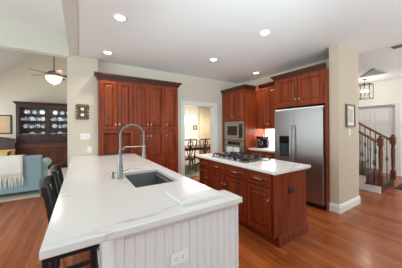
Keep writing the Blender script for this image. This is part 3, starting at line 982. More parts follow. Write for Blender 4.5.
for yy, dd in ((2.212, fd), (2.148, rd)):
    MB().tube([(3.4565, yy, 1.455), (3.43, yy, 1.45), (3.408, yy, 1.42), (3.405, yy, 0.72), (3.408, yy, 0.69), (3.43, yy, 0.66), (3.4565, yy, 0.655)], 0.012, 10).build('handle', 'steel', dd, smooth=True)
MB().box(3.475, 3.53, 1.645, 2.592, 1.7665, 1.79).build('hinge_cover', 'plastic', rf, 0.004)

# ------------------------------------------------------------------ ceiling lights
names = ['recessed ceiling light nearest the ceiling beam', 'recessed ceiling light above the left pantry doors', 'recessed ceiling light over the far end of the island',
         'recessed ceiling light over the near end of the island', 'small recessed ceiling light above the wall cabinet by the oven tower']
for (lx, ly), lab in zip([(0.416, 2.53), (0.414, 3.80), (2.25, 3.1), (2.254, 1.841), (3.70, 3.30)], names):
    t = thing('recessed_light', lab, 'ceiling light', (lx, ly, CZ - 0.001), 'recessed downlights in the kitchen ceiling')
    MB().lathe([(0.062, CZ - 0.001), (0.085, CZ - 0.001), (0.085, CZ - 0.005), (0.066, CZ - 0.009), (0.060, CZ - 0.004)], (lx, ly, 0), 'Z', 28).build('trim_ring', 'plastic', t, smooth=True)
    MB().lathe([(0.058, CZ - 0.002), (0.058, CZ - 0.006), (0.03, CZ - 0.010), (0.002, CZ - 0.011)], (lx, ly, 0), 'Z', 24).build('lens', 'bulb', t, smooth=True)
    lamp('downlight', 'SPOT', (lx, ly, CZ - 0.02), 42, WARM, target=(lx, ly + 0.001, 0), spot=math.radians(125), radius=0.06)
vt = thing('ceiling_vent', 'long bronze air vent in the ceiling above the foyer edge', 'vent', (4.62, 1.0, 2.818))
MB().add([(4.60, 1.06, 2.80), (4.72, 1.06, 2.80), (4.72, 0.4, 2.80), (4.60, 0.4, 2.80), (4.60, 1.06, 2.819), (4.72, 1.06, 2.819), (4.72, 0.4, 2.819), (4.60, 0.4, 2.819)],
         [(0, 1, 2, 3), (4, 5, 6, 7), (0, 1, 5, 4), (1, 2, 6, 5), (2, 3, 7, 6), (3, 0, 4, 7)]).build('frame', 'vent', vt, 0.003)
q = MB()
for i in range(6):
    q.bar((4.612 + 0.0165 * i + 0.006, 1.04, 2.797), (4.612 + 0.0165 * i + 0.006, 0.42, 2.797), 0.010, 0.004, (1, 0, 0.5))
q.build('louvres', 'vent', vt)

# ------------------------------------------------------------------ wall fittings on the left return
FY = 4.219
pq = thing('plaque', 'ornate brown plaque with two white round medallions on the wall return', 'wall ornament', (0.023, FY, 1.735))
pf = MB().rings((-0.052, FY, 1.625), UX, W, 0.15, 0.22, [(0, 0), (0.0, 0.012), (0.012, 0.02), (0.03, 0.013), (0.045, 0.010)])
for i in range(20):
    a = 2 * PI * i / 20
    ex = max(-0.094, min(0.094, (0.125 + 0.01 * (i % 2)) * math.cos(a)))
    ez = max(-0.131, min(0.131, (0.175 + 0.012 * (i % 2)) * math.sin(a)))
    pf.lathe([(0.016, 0), (0.016, -0.014), (0.009, -0.022), (0.002, -0.024)], (0.023 + ex, FY - 0.006, 1.735 + ez), 'Y', 8)
pf.build('carved_frame', 'ornament', pq, smooth=True)
for dz in (0.055, -0.055):
    MB().lathe([(0.031, -0.011), (0.031, -0.018), (0.025, -0.023), (0.023, -0.019), (0.002, -0.020)], (0.023, FY, 1.735 + dz), 'Y', 20).build('medallion', 'china', pq, smooth=True)
outlet('light_switch', 'triple white switch plate under the ornate plaque', (0.07, FY, 1.272), UX, W, False, gang=3, switch=True)
outlet('outlet', 'white outlet just above the far end of the peninsula counter', (0.135, FY, 1.02), UX, W, False)

# right return: framed picture, switch
pc = thing('picture_frame', 'narrow dark framed picture on the tan wall beside the refrigerator', 'picture', (4.0, 1.459, 1.62))
gs = MB().grid_slab([3.83, 3.86, 4.15, 4.18], [1.42, 1.45, 1.79, 1.82], lambda i, j: not (i == 1 and j == 1), 0.001, 0.028)
MB().add([(p.x, 1.459 - p.z, p.y) for p in gs.v], gs.f).build('frame', 'frame_brown', pc, 0.003)
MB().box(3.86, 4.15, 1.447, 1.457, 1.45, 1.79).build('mat_board', 'foyer', pc)
MB().box(3.91, 4.10, 1.445, 1.4465, 1.50, 1.74).build('print', 'mount', pc)
outlet('light_switch', 'white switch plate below the framed picture on the tan wall', (3.98, 1.459, 1.335), UX, W, False, gang=1, switch=True)

# ------------------------------------------------------------------ foyer: stairs, lantern
sx0, sx1 = 5.42, 6.36
sc = thing('staircase', 'staircase with dark treads, oak handrails and black iron balusters', 'staircase', (5.9, 1.42, 0))
NS = 10
poly = [(1.43, 0.0)]
for k in range(NS):
    poly += [(1.43 + 0.26 * k, 0.178 * (k + 1) - 0.03), (1.43 + 0.26 * (k + 1), 0.178 * (k + 1) - 0.03)]
poly += [(1.43 + 0.26 * NS, 0.0)]
b = MB()
n = len(poly)
for xa, xb in ((sx0, sx0 + 0.03),):
    vs = [(xa, y, zz) for y, zz in poly] + [(xb, y, zz) for y, zz in poly]
    b.add(vs, [tuple(range(n)), tuple(range(2 * n - 1, n - 1, -1))] + [(i, n + i, n + (i + 1) % n, (i + 1) % n) for i in range(n)])
b.build('stringer', 'trim', sc)
for k in range(NS):
    y = 1.43 + 0.26 * k
    zt = 0.178 * (k + 1)
    MB().box(sx0 - 0.02, sx1, y - 0.03, y + 0.262, zt - 0.029, zt).build('tread', 'tread', sc, 0.006)
    MB().box(sx0 + 0.031, sx1, y, y + 0.018, zt - 0.178 + (0.0 if k == 0 else 0.001), zt - 0.03).build('riser', 'tread', sc)
MB().box(sx0 - 0.012, sx0 - 0.001, 1.412, 1.62, 0.0, 0.012).build('shoe_mould', 'trim', sc)

def newel(px, py, zb, zt, parent):
    b = MB().box(px - 0.045, px + 0.045, py - 0.045, py + 0.045, zb, zb + 0.18)
    b.lathe([(0.040, zb + 0.18), (0.045, zb + 0.20), (0.030, zb + 0.24), (0.036, zb + 0.4), (0.040, zt - 0.36), (0.030, zt - 0.26), (0.044, zt - 0.235), (0.044, zt - 0.22)], (px, py, 0), 'Z', 16)
    b.box(px - 0.048, px + 0.048, py - 0.048, py + 0.048, zt - 0.22, zt - 0.07)
    b.lathe([(0.058, zt - 0.07), (0.058, zt - 0.055), (0.035, zt - 0.05), (0.03, zt - 0.035), (0.042, zt - 0.018), (0.026, zt - 0.004), (0.003, zt)], (px, py, 0), 'Z', 16)
    return b.build('newel_post', 'newel', parent, smooth=True)

for px, py, zt in ((sx0 + 0.03, 1.43, 1.24), (sx1 - 0.06, 1.40, 1.24)):
    slope = 0.178 / 0.26
    z0 = zt - 0.14
    L = 2.4
    p0, p1 = Vector((px, py + 0.06, z0)), Vector((px, py + L, z0 + slope * (L - 0.06)))
    hr = MB().bar(p0, p1, 0.058, 0.05, (1, 0, 0))
    t = hr.build('handrail', 'oak', sc, 0.012, segs=3)
    newel(px, py if py > 1.42 else 1.43, 0.179, zt, t)
    k = 0
    y = 1.54
    while y < 1.43 + L - 0.1:
        st_ = int((y - 1.43 + 0.03) / 0.26)
        zb = 0.178 * (st_ + 1) + 0.001
        ztp = z0 + slope * (y - py - 0.06) - 0.03
        zm = (zb + ztp) / 2
        b = MB().box(px - 0.007, px + 0.007, y - 0.007, y + 0.007, zb, ztp)
        if k % 2 == 0:
            for a in range(4):
                b.tube([(px, y, zm - 0.07)] + [(px + 0.028 * math.sin(PI * i / 6) * math.cos(a * PI / 2 + i * 0.4), y + 0.028 * math.sin(PI * i / 6) * math.sin(a * PI / 2 + i * 0.4), zm - 0.07 + 0.14 * i / 6) for i in range(1, 6)] + [(px, y, zm + 0.07)], 0.004, 5)
        else:
            b.lathe([(0.008, zm - 0.03), (0.015, zm - 0.015), (0.015, zm + 0.015), (0.008, zm + 0.03)], (px, y, 0), 'Z', 8)
        b.build('baluster', 'blackmetal', t)
        y += 0.105
        k += 1

ln = thing('lantern_pendant', 'open metal cage lantern hanging from the foyer ceiling', 'pendant light', (7.0, 2.18, 2.819))
lx, ly = 7.0, 2.18
MB().lathe([(0.06, 2.819), (0.06, 2.805), (0.02, 2.795)], (lx, ly, 0), 'Z', 16).build('canopy', 'bronze', ln, smooth=True)
MB().tube([(lx, ly, 2.80), (lx, ly, 2.66)], 0.006, 6).build('rod', 'bronze', ln)
q = MB()
hw, za, zc = 0.15, 2.25, 2.66
for sx in (-1, 1):
    for sy in (-1, 1):
        q.bar((lx + sx * hw, ly + sy * hw, za), (lx + sx * hw, ly + sy * hw, zc), 0.014, 0.014)
for zz in (za, zc):
    for s in (-1, 1):
        q.bar((lx - hw, ly + s * hw, zz), (lx + hw, ly + s * hw, zz), 0.010, 0.010)
        q.bar((lx + s * hw, ly - hw, zz), (lx + s * hw, ly + hw, zz), 0.014, 0.014, (1, 0, 0))
q.bar((lx - hw, ly, zc), (lx + hw, ly, zc), 0.012, 0.012).bar((lx, ly - hw, zc), (lx, ly + hw, zc), 0.012, 0.012, (1, 0, 0))
q.build('cage', 'bronze', ln)
MB().tube([(lx, ly, 2.66), (lx, ly, 2.34)], 0.008, 6).lathe([(0.01, 2.33), (0.03, 2.345), (0.01, 2.37)], (lx, ly, 0), 'Z', 10).build('stem', 'bronze', ln)
for a in range(4):
    dx, dy = 0.075 * math.cos(a * PI / 2 + 0.4), 0.075 * math.sin(a * PI / 2 + 0.4)
    q = MB().tube([(lx, ly, 2.35), (lx + dx * 0.6, ly + dy * 0.6, 2.33), (lx + dx, ly + dy, 2.36)], 0.006, 6).cyl((lx + dx, ly + dy, 2.36), 0.011, 0.07, 'Z', 10)
    ar = q.build('candle_arm', 'bronze', ln)
    MB().lathe([(0.006, 2.431), (0.015, 2.45), (0.012, 2.475), (0.002, 2.50)], (lx + dx, ly + dy, 0), 'Z', 10).build('bulb', 'bulb', ar, smooth=True)
lamp('lantern_glow', 'POINT', (lx, ly, 2.45), 14, WARM, radius=0.08)
th = MB().box(7.788, 7.799, 1.47, 1.58, 1.40, 1.52).build('thermostat', 'plastic', None, 0.004)
tag(th, 'small white keypad on the foyer wall right of the front door', 'keypad')
dm = MB().box(6.1, 6.95, 0.75, 1.38, 0.001, 0.014).build('door_mat', 'matdark', None, 0.004)
tag(dm, 'dark doormat on the foyer floor past the foot of the stairs', 'doormat')

# ------------------------------------------------------------------ dining room
rg = MB().box(1.95, 4.95, 4.85, 7.3, 0.001, 0.012).build('area_rug', 'rugdining', None, 0.004)
tag(rg, 'patterned grey-green rug under the dining table', 'rug')
dt = thing('dining_table', 'dark mahogany dining table seen through the doorway', 'table', (3.45, 6.1, 0.0125))
MB().prism([(2.35, 5.65), (4.55, 5.65), (4.6, 5.7), (4.6, 6.5), (4.55, 6.55), (2.35, 6.55), (2.3, 6.5), (2.3, 5.7)], 0.735, 0.765).build('tabletop', 'mahogany', dt, 0.006)
MB().box(2.42, 4.48, 5.77, 6.43, 0.65, 0.734).build('apron', 'mahogany', dt)
for x in (2.9, 4.0):
    b = MB().lathe([(0.08, 0.12), (0.05, 0.18), (0.07, 0.3), (0.09, 0.36), (0.04, 0.5), (0.07, 0.65)], (x, 6.1, 0), 'Z', 14)
    for a in range(3):
        an = a * 2 * PI / 3 + 0.5
        b.tube([(x, 6.1, 0.17), (x + 0.16 * math.cos(an), 6.1 + 0.16 * math.sin(an), 0.14), (x + 0.34 * math.cos(an), 6.1 + 0.34 * math.sin(an), 0.04)], 0.03, 8)
    b.build('pedestal', 'mahogany', dt, smooth=True)
def make_dchair(label):
    t = thing('dining_chair', label, 'chair', (0, 0, 0), 'carved chairs around the dining table')
    MB().prism([(-0.20, -0.2), (0.20, -0.2), (0.25, 0.22), (-0.25, 0.22)], 0.40, 0.45).build('seat_frame', 'mahogany', t, 0.006)
    MB().prism([(-0.17, -0.17), (0.17, -0.17), (0.22, 0.2), (-0.22, 0.2)], 0.4505, 0.475).build('seat', 'chairseat', t, 0.012)
    for s in (-1, 1):
        MB().tube([(s * 0.22, 0.19, 0.40), (s * 0.245, 0.215, 0.31), (s * 0.225, 0.20, 0.12), (s * 0.235, 0.215, 0.03), (s * 0.235, 0.215, 0.0)], 0.02, 8, [0.03, 0.036, 0.017, 0.022, 0.026]).build('leg', 'mahogany', t, smooth=True)
        MB().tube([(s * 0.19, -0.19, 0.40), (s * 0.19, -0.20, 0.2), (s * 0.19, -0.235, 0.05), (s * 0.19, -0.235, 0.0)], 0.02, 8).build('leg', 'mahogany', t, smooth=True)
        MB().tube([(s * 0.18, -0.19, 0.42), (s * 0.185, -0.20, 0.6), (s * 0.20, -0.23, 0.8), (s * 0.225, -0.26, 0.98), (s * 0.24, -0.275, 1.02)], 0.019, 8).build('back_post', 'mahogany', t, smooth=True)
        MB().tube([(s * 0.055, -0.20, 0.46), (s * 0.05, -0.205, 0.56), (s * 0.10, -0.22, 0.7), (s * 0.03, -0.235, 0.8), (s * 0.09, -0.25, 0.92), (s * 0.05, -0.262, 1.0)], 0.016, 8).build('splat_scroll', 'mahogany', t, smooth=True)
    MB().tube([(-0.24, -0.275, 1.02), (-0.16, -0.272, 1.055), (-0.06, -0.268, 1.04), (0, -0.268, 1.07), (0.06, -0.268, 1.04), (0.16, -0.272, 1.055), (0.24, -0.275, 1.02)], 0.022, 8, [0.016, 0.024, 0.02, 0.028, 0.02, 0.024, 0.016]).build('crest_rail', 'mahogany', t, smooth=True)
    sp = MB().tube([(0, -0.20, 0.46), (0, -0.21, 0.6), (0, -0.23, 0.75), (0, -0.25, 0.9), (0, -0.265, 1.03)], 0.02, 8, [0.03, 0.018, 0.035, 0.018, 0.03])
    sp.build('splat', 'mahogany', t, smooth=True)
    return t
dc = make_dchair('carved mahogany dining chair partly hidden by the left doorway casing')
zc_ = 0.0125
dc.location = (2.34, 5.52, zc_)
dup(dc, (2.91, 5.52, zc_), 0, 'carved mahogany dining chair seen whole on the left side of the doorway')
dup(dc, (3.48, 5.52, zc_), 0, 'carved mahogany dining chair standing behind the island counter corner')
dup(dc, (4.05, 5.52, zc_), 0, 'carved mahogany dining chair cut off by the right doorway casing')
ch = thing('drum_chandelier', 'glowing white drum chandelier over the dining table', 'chandelier', (3.38, 6.13, 2.619))
MB().lathe([(0.06, 2.619), (0.06, 2.6), (0.015, 2.585)], (3.38, 6.13, 0), 'Z', 16).build('canopy', 'nickel', ch, smooth=True)
MB().tube([(3.38, 6.13, 2.59), (3.38, 6.13, 1.86)], 0.006, 6).build('rod', 'nickel', ch)
MB().lathe([(0.225, 1.66), (0.235, 1.66), (0.235, 1.88), (0.225, 1.88), (0.225, 1.66)], (3.38, 6.13, 0), 'Z', 30).build('shade', 'shadeglow', ch, smooth=True)
MB().lathe([(0.22, 1.668), (0.22, 1.672)], (3.38, 6.13, 0), 'Z', 30).build('diffuser', 'shadeglow', ch, smooth=True)
lamp('chandelier_glow', 'POINT', (3.38, 6.13, 1.55), 22, WARM, radius=0.15)
dp = thing('picture_frame', 'small dark framed picture on the dining room wall', 'picture', (4.79, 8.199, 1.47))
gs = MB().grid_slab([4.68, 4.71, 4.87, 4.90], [1.36, 1.39, 1.54, 1.57], lambda i, j: not (i == 1 and j == 1), 0.001, 0.025)
MB().add([(p.x, 8.199 - p.z, p.y) for p in gs.v], gs.f).build('frame', 'slot', dp)
MB().box(4.71, 4.87, 8.188, 8.197, 1.39, 1.54).build('print', 'mount', dp)
cu = MB()
pts = []
n = 60
for i in range(n + 1):
    pts.append((5.0 + 0.93 * i / n, 8.12 + 0.03 * math.sin(i * 0.95)))
vs = [(x, y, zz) for zz in (0.02, 2.52) for x, y in pts]
cu.add(vs, [(i, i + 1, n + 2 + i, n + 1 + i) for i in range(n)])
co = cu.build('curtain', 'curtain', None, smooth=True)
so_ = co.modifiers.new('thick', 'SOLIDIFY')
so_.thickness = 0.004
tag(co, 'sand coloured full length curtain in the dining room', 'curtain')
cr_ = thing('curtain_rod', 'slim nickel rod above the sand coloured dining room curtain', 'curtain rod', (5.45, 8.12, 2.54))
MB().tube([(4.96, 8.12, 2.54), (5.94, 8.12, 2.54)], 0.012, 8).build('rod', 'nickel', cr_, smooth=True)
MB().tube([(5.2, 8.12, 2.545), (5.2, 8.199, 2.545)], 0.008, 6).tube([(5.7, 8.12, 2.545), (5.7, 8.199, 2.545)], 0.008, 6).build('bracket', 'nickel', cr_)

# ------------------------------------------------------------------ living room
rg2 = MB().box(-3.2, -0.25, 5.22, 8.58, 0.001, 0.016).build('area_rug', 'rugbeige', None, 0.004)
tag(rg2, 'cream rug on the living room floor under the blue sofa', 'rug')
zr = 0.0165
# hutch
hx0, hx1, hy0, hy1 = -1.875, -0.20, 8.78, 9.42
hu = thing('china_hutch', 'dark mahogany hutch with glazed doors showing white china', 'hutch', (-1.04, 9.1, 0))
MB().box(hx0 - 0.04, hx1 + 0.04, hy0 - 0.12, hy1, 0.001, 0.10).build('plinth', 'mahogany', hu, 0.008)
MB().box(hx0, hx1, hy0 - 0.10, hy1, 0.1005, 0.94).build('buffet', 'mahogany', hu)
MB().box(hx0 - 0.03, hx1 + 0.03, hy0 - 0.13, hy1, 0.9405, 0.98).build('buffet_top', 'mahogany', hu, 0.006)
b = MB().box(hx0, hx0 + 0.04, hy0 + 0.05, hy1, 0.981, 2.28).box(hx1 - 0.04, hx1, hy0 + 0.05, hy1, 0.981, 2.28).box(hx0 + 0.04, hx1 - 0.04, hy1 - 0.02, hy1, 0.981, 2.28)
b.box(hx0 + 0.04, hx1 - 0.04, hy0 + 0.05, hy1 - 0.02, 2.24, 2.28).box(hx0 + 0.04, hx1 - 0.04, hy0 + 0.05, hy1 - 0.02, 0.981, 1.17)
b.build('upper_case', 'mahogany', hu)
shz = [1.17, 1.46, 1.73, 1.98]
for zz in shz[1:]:
    MB().box(hx0 + 0.041, hx1 - 0.041, hy0 + 0.08, hy1 - 0.021, zz - 0.018, zz).build('shelf', 'glasspane', hu)
MB().sweep([(hx0, hy1), (hx0, hy0 + 0.03), (hx1, hy0 + 0.03), (hx1, hy1)], crown_prof(2.278, 1.0)).build('cornice', 'mahogany', hu)
mid = (hx0 + hx1) / 2
for xa, xb in ((hx0 + 0.02, mid - 0.003), (mid + 0.003, hx1 - 0.02)):
    d_ = MB()
    gs = MB().grid_slab([xa, xa + 0.06, xb - 0.06, xb], [1.19, 1.25, 2.19, 2.25], lambda i, j: not (i == 1 and j == 1), 0, 0.028)
    d_.add([(p.x, hy0 + 0.049 - p.z, p.y) for p in gs.v], gs.f)
    w_ = (xb - xa - 0.12)
    for i in range(1, 3):
        x_ = xa + 0.06 + w_ * i / 3
        d_.box(x_ - 0.007, x_ + 0.007, hy0 + 0.025, hy0 + 0.043, 1.25, 2.19)
    d_.box(xa + 0.06, xb - 0.06, hy0 + 0.025, hy0 + 0.043, 1.86, 1.876)
    dd = d_.build('glazed_door', 'mahogany', hu)
    MB().box(xa + 0.061, xb - 0.061, hy0 + 0.046, hy0 + 0.049, 1.251, 2.189).build('pane', 'glasspane', dd)
    dw = MB().rings((xa, hy0 - 0.10, 0.74), UX, W, xb - xa, 0.18, [(0, 0), (0, 0.014), (0.008, 0.018), (0.03, 0.018), (0.035, 0.012)]).build('drawer', 'mahogany_red', hu)
    for f_ in (0.25, 0.75):
        MB().lathe([(0.012, -0.015), (0.018, -0.03), (0.004, -0.036)], (xa + (xb - xa) * f_, hy0 - 0.10, 0.83), 'Y', 12).build('knob', 'bronze', dw, smooth=True)
    h_ = (xb - xa) / 2
    for i in range(2):
        door(hu, (xa + h_ * i + 0.004, hy0 - 0.10, 0.12), UX, W, h_ - 0.008, 0.60, 'mahogany_red', (h_ - 0.04 if i == 0 else 0.03, 0.4), knob_m='bronze')
# china, each piece on its own
def plate(r, m):
    b = MB()
    b.lathe([(r * 0.5, 0), (r * 0.62, -0.006), (r, -0.014), (r * 0.98, -0.018), (r * 0.6, -0.012), (0.002, -0.010)], (0, 0, 0), 'Y', 20)
    for p in b.v:          # lean back on the shelf
        y_, z_ = p.y, p.z + r
        p.y = y_ * 0.98 + z_ * 0.17
        p.z = z_ * 0.98 + 0.004
    o = b.build('plate', m, None, smooth=True)
    return tag(o, 'round plate standing upright on a shelf inside the hutch', 'plate', 'china standing in the hutch')
def cup(m):
    b = MB().lathe([(0.028, 0), (0.03, 0.004), (0.046, 0.05), (0.05, 0.075), (0.046, 0.074), (0.04, 0.02), (0.002, 0.012)], (0, 0, 0), 'Z', 16)
    t_ = [(0.046, 0, 0.06), (0.07, 0, 0.058), (0.072, 0, 0.03), (0.04, 0, 0.022)]
    b.tube(t_, 0.006, 6)
    return tag(b.build('teacup', m, None, smooth=True), 'small cup on a shelf inside the hutch', 'cup', 'cups in the hutch')
def bowl(m):
    b = MB().lathe([(0.04, 0), (0.042, 0.008), (0.09, 0.06), (0.105, 0.10), (0.10, 0.10), (0.08, 0.055), (0.002, 0.02)], (0, 0, 0), 'Z', 20)
    return tag(b.build('bowl', m, None, smooth=True), 'white bowl on a lower shelf inside the hutch', 'bowl', 'bowls in the hutch')
P1, P2, C1, C2, B1 = plate(0.08, 'china'), plate(0.072, 'bluechina'), cup('china'), cup('bluechina'), bowl('china')
used = set()
def put(proto, x, y, zz, rz=0):
    if proto.name not in used:
        used.add(proto.name)
        o = proto
    else:
        o = proto.copy()
        COL.objects.link(o)
    o.location = (x, y, zz)
    o.rotation_euler = (0, 0, rz)
halves = [(hx0 + 0.10, mid - 0.09), (mid + 0.09, hx1 - 0.10)]
for si, zz in enumerate(shz):
    for xa, xb in halves:
        n = 4 if si != 3 else 3
        for i in range(n):
            x = xa + (xb - xa) * (i + 0.5) / n
            if si == 3:
                put(P1 if i != 1 else P2, x, hy1 - 0.13, zz + 0.001)
            elif si == 0:
                put(B1 if i % 2 == 0 else P1, x, hy1 - (0.30 if i % 2 == 0 else 0.14), zz + 0.001)
            else:
                put(P1 if (i + si) % 2 else P2, x, hy1 - 0.13, zz + 0.001)
        for i in range(4):
            x = xa + (xb - xa) * (i + 0.25 + 0.5 * (si % 2)) / 4
            if si in (1, 2, 0):
                put(C1 if (i + si) % 3 else C2, x, hy0 + 0.17, zz + 0.001, random.uniform(-1, 1))
lamp('china_fill', 'AREA', (mid, hy0 + 0.25, 2.235), 6.0, (1, 0.97, 0.92), 1.4, 0.2, (mid, hy0 + 0.26, 0))  # added lamp inside the case to brighten the china

lp = thing('picture_frame', 'black framed tan print on the living room wall left of the hutch', 'picture', (-2.42, 9.449, 1.6))
gs = MB().grid_slab([-2.74, -2.70, -2.15, -2.11], [1.26, 1.30, 1.90, 1.94], lambda i, j: not (i == 1 and j == 1), 0.001, 0.03)
MB().add([(p.x, 9.449 - p.z, p.y) for p in gs.v], gs.f).build('frame', 'black', lp, 0.003)
MB().box(-2.70, -2.15, 9.437, 9.447, 1.30, 1.90).build('mat_board', 'paper', lp)
MB().box(-2.62, -2.23, 9.434, 9.4365, 1.40, 1.80).build('print', 'paper', lp)

# dark settee against the far wall
sx_, sy_ = -2.35, 8.0
se = thing('settee', 'dark wood-framed settee against the far living room wall', 'settee', (sx_, sy_, zr))
MB().box(sx_ - 0.75, sx_ + 0.55, 7.72, 8.35, 0.30, 0.46).build('seat', 'mahogany', se, 0.02)
nb = 14
bk = MB()
for i in range(nb):
    a0, a1 = i / nb, (i + 1) / nb
    x0_, x1_ = sx_ - 0.75 + 1.3 * a0, sx_ - 0.75 + 1.3 * a1
    h0, h1 = 1.12 + 0.10 * math.sin(PI * a0), 1.12 + 0.10 * math.sin(PI * a1)
    bk.add([(x0_, 8.30, 0.461), (x1_, 8.30, 0.461), (x1_, 8.37, 0.461), (x0_, 8.37, 0.461), (x0_, 8.38, h0), (x1_, 8.38, h1), (x1_, 8.45, h1), (x0_, 8.45, h0)],
           [(0, 1, 5, 4), (4, 5, 6, 7), (2, 3, 7, 6)] + ([(3, 0, 4, 7)] if i == 0 else []) + ([(1, 2, 6, 5)] if i == nb - 1 else []) + [(0, 3, 2, 1)])
bk.build('backrest', 'mahogany', se, merge=True)
for s, x_ in ((-1, sx_ - 0.72), (1, sx_ + 0.52)):
    MB().tube([(x_, 8.32, 0.72), (x_, 8.0, 0.74), (x_ + s * 0.02, 7.78, 0.72), (x_ + s * 0.03, 7.72, 0.68), (x_ + s * 0.02, 7.76, 0.62), (x_, 7.76, 0.47)], 0.03, 8).build('arm', 'mahogany', se, smooth=True)
    for y_ in (7.78, 8.28):
        MB().tube([(x_, y_, 0.30), (x_, y_, 0.02 + zr)], 0.03, 8, [0.035, 0.02]).build('leg', 'mahogany', se, smooth=True)
def cushion(name, label, c, w_, h_, d_, m, tilt=0.0):
    b = MB()
    n = 10
    vs, fs = [], []
    for side in (-1, 1):
        for i in range(n + 1):
            for j in range(n + 1):
                u_, v_ = 2 * i / n - 1, 2 * j / n - 1
                th_ = d_ / 2 * ((1 - u_ ** 4) * (1 - v_ ** 4)) ** 0.5
                vs.append((u_ * w_ / 2 * (1 - 0.05 * (1 - v_ * v_)), side * th_ , v_ * h_ / 2 * (1 - 0.05 * (1 - u_ * u_))))
    for k in range(2):
        o = k * (n + 1) ** 2
        for i in range(n):
            for j in range(n):
                a = o + i * (n + 1) + j
                fs.append((a, a + 1, a + n + 2, a + n + 1))
    Rm = Matrix.Rotation(tilt, 3, 'X')
    b.add([Rm @ Vector(v) + Vector(c) for v in vs], fs)
    return tag(b.build(name, m, None, smooth=True, merge=True), label, 'pillow')
cushion('throw_pillow', 'gold floral throw pillow on the dark settee', (-1.98, 8.05, 0.645), 0.52, 0.34, 0.16, 'pillow', -0.15)

# blue sofa with its back to the kitchen
bs = thing('sofa', 'powder blue upholstered sofa with its back to the kitchen', 'sofa', (-1.6, 5.75, zr))
ax0, ax1, ay0, ay1 = -2.55, -0.72, 5.34, 6.2
MB().box(ax0 + 0.1, ax1 - 0.1, ay0 + 0.12, ay1, 0.13, 0.40).build('seat_base', 'blue', bs, 0.02)
MB().add([(ax0, ay0 + 0.04, 0.10), (ax1, ay0 + 0.04, 0.10), (ax1, ay0 + 0.22, 0.10), (ax0, ay0 + 0.22, 0.10), (ax0, ay0 - 0.03, 0.84), (ax1, ay0 - 0.03, 0.84), (ax1, ay0 + 0.12, 0.86), (ax0, ay0 + 0.12, 0.86)],
         [(0, 3, 2, 1), (4, 5, 6, 7), (0, 1, 5, 4), (1, 2, 6, 5), (2, 3, 7, 6), (3, 0, 4, 7)]).build('backrest', 'blue', bs, 0.03, segs=3)
for s, xa in ((-1, ax0), (1, ax1)):
    b = MB().box(min(xa, xa - s * 0.14), max(xa, xa - s * 0.14), ay0 + 0.23, ay1, 0.10, 0.56)
    b.tube([(xa - s * 0.02, ay0 + 0.2, 0.60), (xa - s * 0.02, ay1 - 0.05, 0.60), (xa - s * 0.02, ay1, 0.60)], 0.10, 14, [0.085, 0.105, 0.095])
    b.build('arm', 'bluelight', bs, 0.02, smooth=False)
    for y_ in (ay0 + 0.10, ay1 - 0.07):
        MB().lathe([(0.03, 0.10), (0.018, zr + 0.001)], (xa - s * 0.06, y_, 0), 'Z', 10).build('leg', 'mahogany', bs, smooth=True)
for xa in (ax0 + 0.16, (ax0 + ax1) / 2 + 0.005):
    MB().box(xa, xa + (ax1 - ax0) / 2 - 0.17, ay0 + 0.24, ay1 - 0.01, 0.405, 0.53).build('seat_cushion', 'bluelight', bs, 0.04, segs=3)
# throw over the sofa back with a fringe
tz = thing('throw_blanket', 'cream throw blanket with long fringe over the blue sofa back', 'throw blanket', (-1.7, 5.35, 0.86))
b = MB()
tx0, tx1 = -2.3, -1.02
prof = [(ay0 + 0.155, 0.66), (ay0 + 0.14, 0.868), (ay0 + 0.04, 0.872), (ay0 - 0.045, 0.855), (ay0 - 0.047, 0.70), (ay0 - 0.036, 0.56), (ay0 - 0.022, 0.45)]
n = 24
vs, fs = [], []
for i in range(n + 1):
    x = tx0 + (tx1 - tx0) * i / n
    for k, (y, zz) in enumerate(prof):
        vs.append((x, y - (0.006 * (1 + math.sin(i * 1.1)) if k >= 4 else 0), zz + (0.012 * math.sin(i * 0.5) if k in (0, 6) else 0)))
mm = len(prof)
for i in range(n):
    for k in range(mm - 1):
        fs.append((i * mm + k, i * mm + k + 1, (i + 1) * mm + k + 1, (i + 1) * mm + k))
b.add(vs, fs)
tb_ = b.build('cloth', 'white_cloth', tz, smooth=True)
so_ = tb_.modifiers.new('thick', 'SOLIDIFY')
so_.thickness = 0.006
so_.offset = 1.0
fr_ = MB()
for i in range(70):
    x = tx0 + 0.01 + (tx1 - tx0 - 0.02) * i / 69
    j1, j2 = random.uniform(-0.012, 0.012), random.uniform(-0.02, 0.02)
    y = ay0 - 0.034
    fr_.tube([(x, y, 0.47), (x + j1, y - 0.003, 0.37), (x + j2, y + 0.004, 0.24 + random.uniform(-0.03, 0.03))], 0.007, 5, [0.008, 0.007, 0.003])
fo = fr_.build('fringe', 'white_cloth', tz)
fo['kind'] = 'stuff'

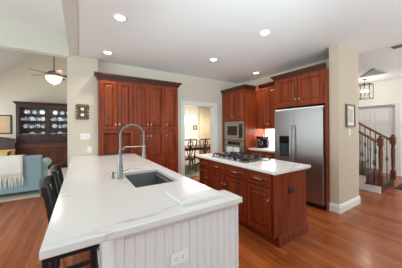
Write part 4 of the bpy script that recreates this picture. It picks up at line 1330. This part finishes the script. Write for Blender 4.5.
# ceiling fan
fn = thing('ceiling_fan', 'ceiling fan with lit glass bowl hanging in the living room', 'ceiling fan', (-0.65, 6.9, 3.04))
X0, Y0_ = -0.65, 6.9
zt = z(X0)
MB().lathe([(0.07, zt - 0.08), (0.07, zt - 0.20), (0.02, zt - 0.24)], (X0, Y0_, 0), 'Z', 16).build('canopy', 'pewter', fn, smooth=True)
MB().tube([(X0, Y0_, zt - 0.2), (X0, Y0_, 3.08)], 0.016, 8).build('downrod', 'pewter', fn, smooth=True)
MB().lathe([(0.03, 3.10), (0.12, 3.07), (0.15, 3.03), (0.15, 2.97), (0.12, 2.94), (0.10, 2.93)], (X0, Y0_, 0), 'Z', 24).build('motor', 'pewter', fn, smooth=True)
MB().lathe([(0.16, 2.928), (0.20, 2.925), (0.19, 2.86), (0.13, 2.77), (0.05, 2.73), (0.002, 2.725)], (X0, Y0_, 0), 'Z', 28).build('glass_bowl', 'fanglass', fn, smooth=True)
MB().lathe([(0.02, 2.7245), (0.025, 2.71), (0.01, 2.69), (0.002, 2.685)], (X0, Y0_, 0), 'Z', 12).build('finial', 'pewter', fn, smooth=True)
for k in range(5):
    a = 2.55 + 2 * PI * k / 5
    d = Vector((math.cos(a), math.sin(a), 0))
    nrm = Vector((-math.sin(a), math.cos(a), 0))
    c0 = Vector((X0, Y0_, 2.985))
    pts = []
    for rr, hw_ in ((0.22, 0.045), (0.30, 0.062), (0.62, 0.072), (0.66, 0.05)):
        pts.append((rr, hw_))
    vs = []
    for dz in (0, -0.007):
        for rr, hw_ in pts:
            for s in (-1, 1):
                vs.append(c0 + d * rr + nrm * (hw_ * s) + Vector((0, 0, dz - 0.012 * s)))
    m_ = len(pts)
    fs = []
    for i in range(m_ - 1):
        fs += [(2 * i, 2 * i + 1, 2 * i + 3, 2 * i + 2), (2 * m_ + 2 * i, 2 * m_ + 2 * i + 2, 2 * m_ + 2 * i + 3, 2 * m_ + 2 * i + 1)]
        fs += [(2 * i, 2 * i + 2, 2 * m_ + 2 * i + 2, 2 * m_ + 2 * i), (2 * i + 1, 2 * m_ + 2 * i + 1, 2 * m_ + 2 * i + 3, 2 * i + 3)]
    fs += [(0, 2 * m_, 2 * m_ + 1, 1), (2 * m_ - 2, 2 * m_ - 1, 4 * m_ - 1, 4 * m_ - 2)]
    bl = MB().add(vs, fs).build('blade', 'bladered' if d.x > 0 else 'bladegrey', fn)
    MB().bar(c0 + d * 0.14, c0 + d * 0.26, 0.03, 0.008, (0, 0, 1)).build('blade_arm', 'pewter', bl)
lamp('fan_glow', 'POINT', (X0, Y0_, 2.62), 14, WARM, radius=0.12)
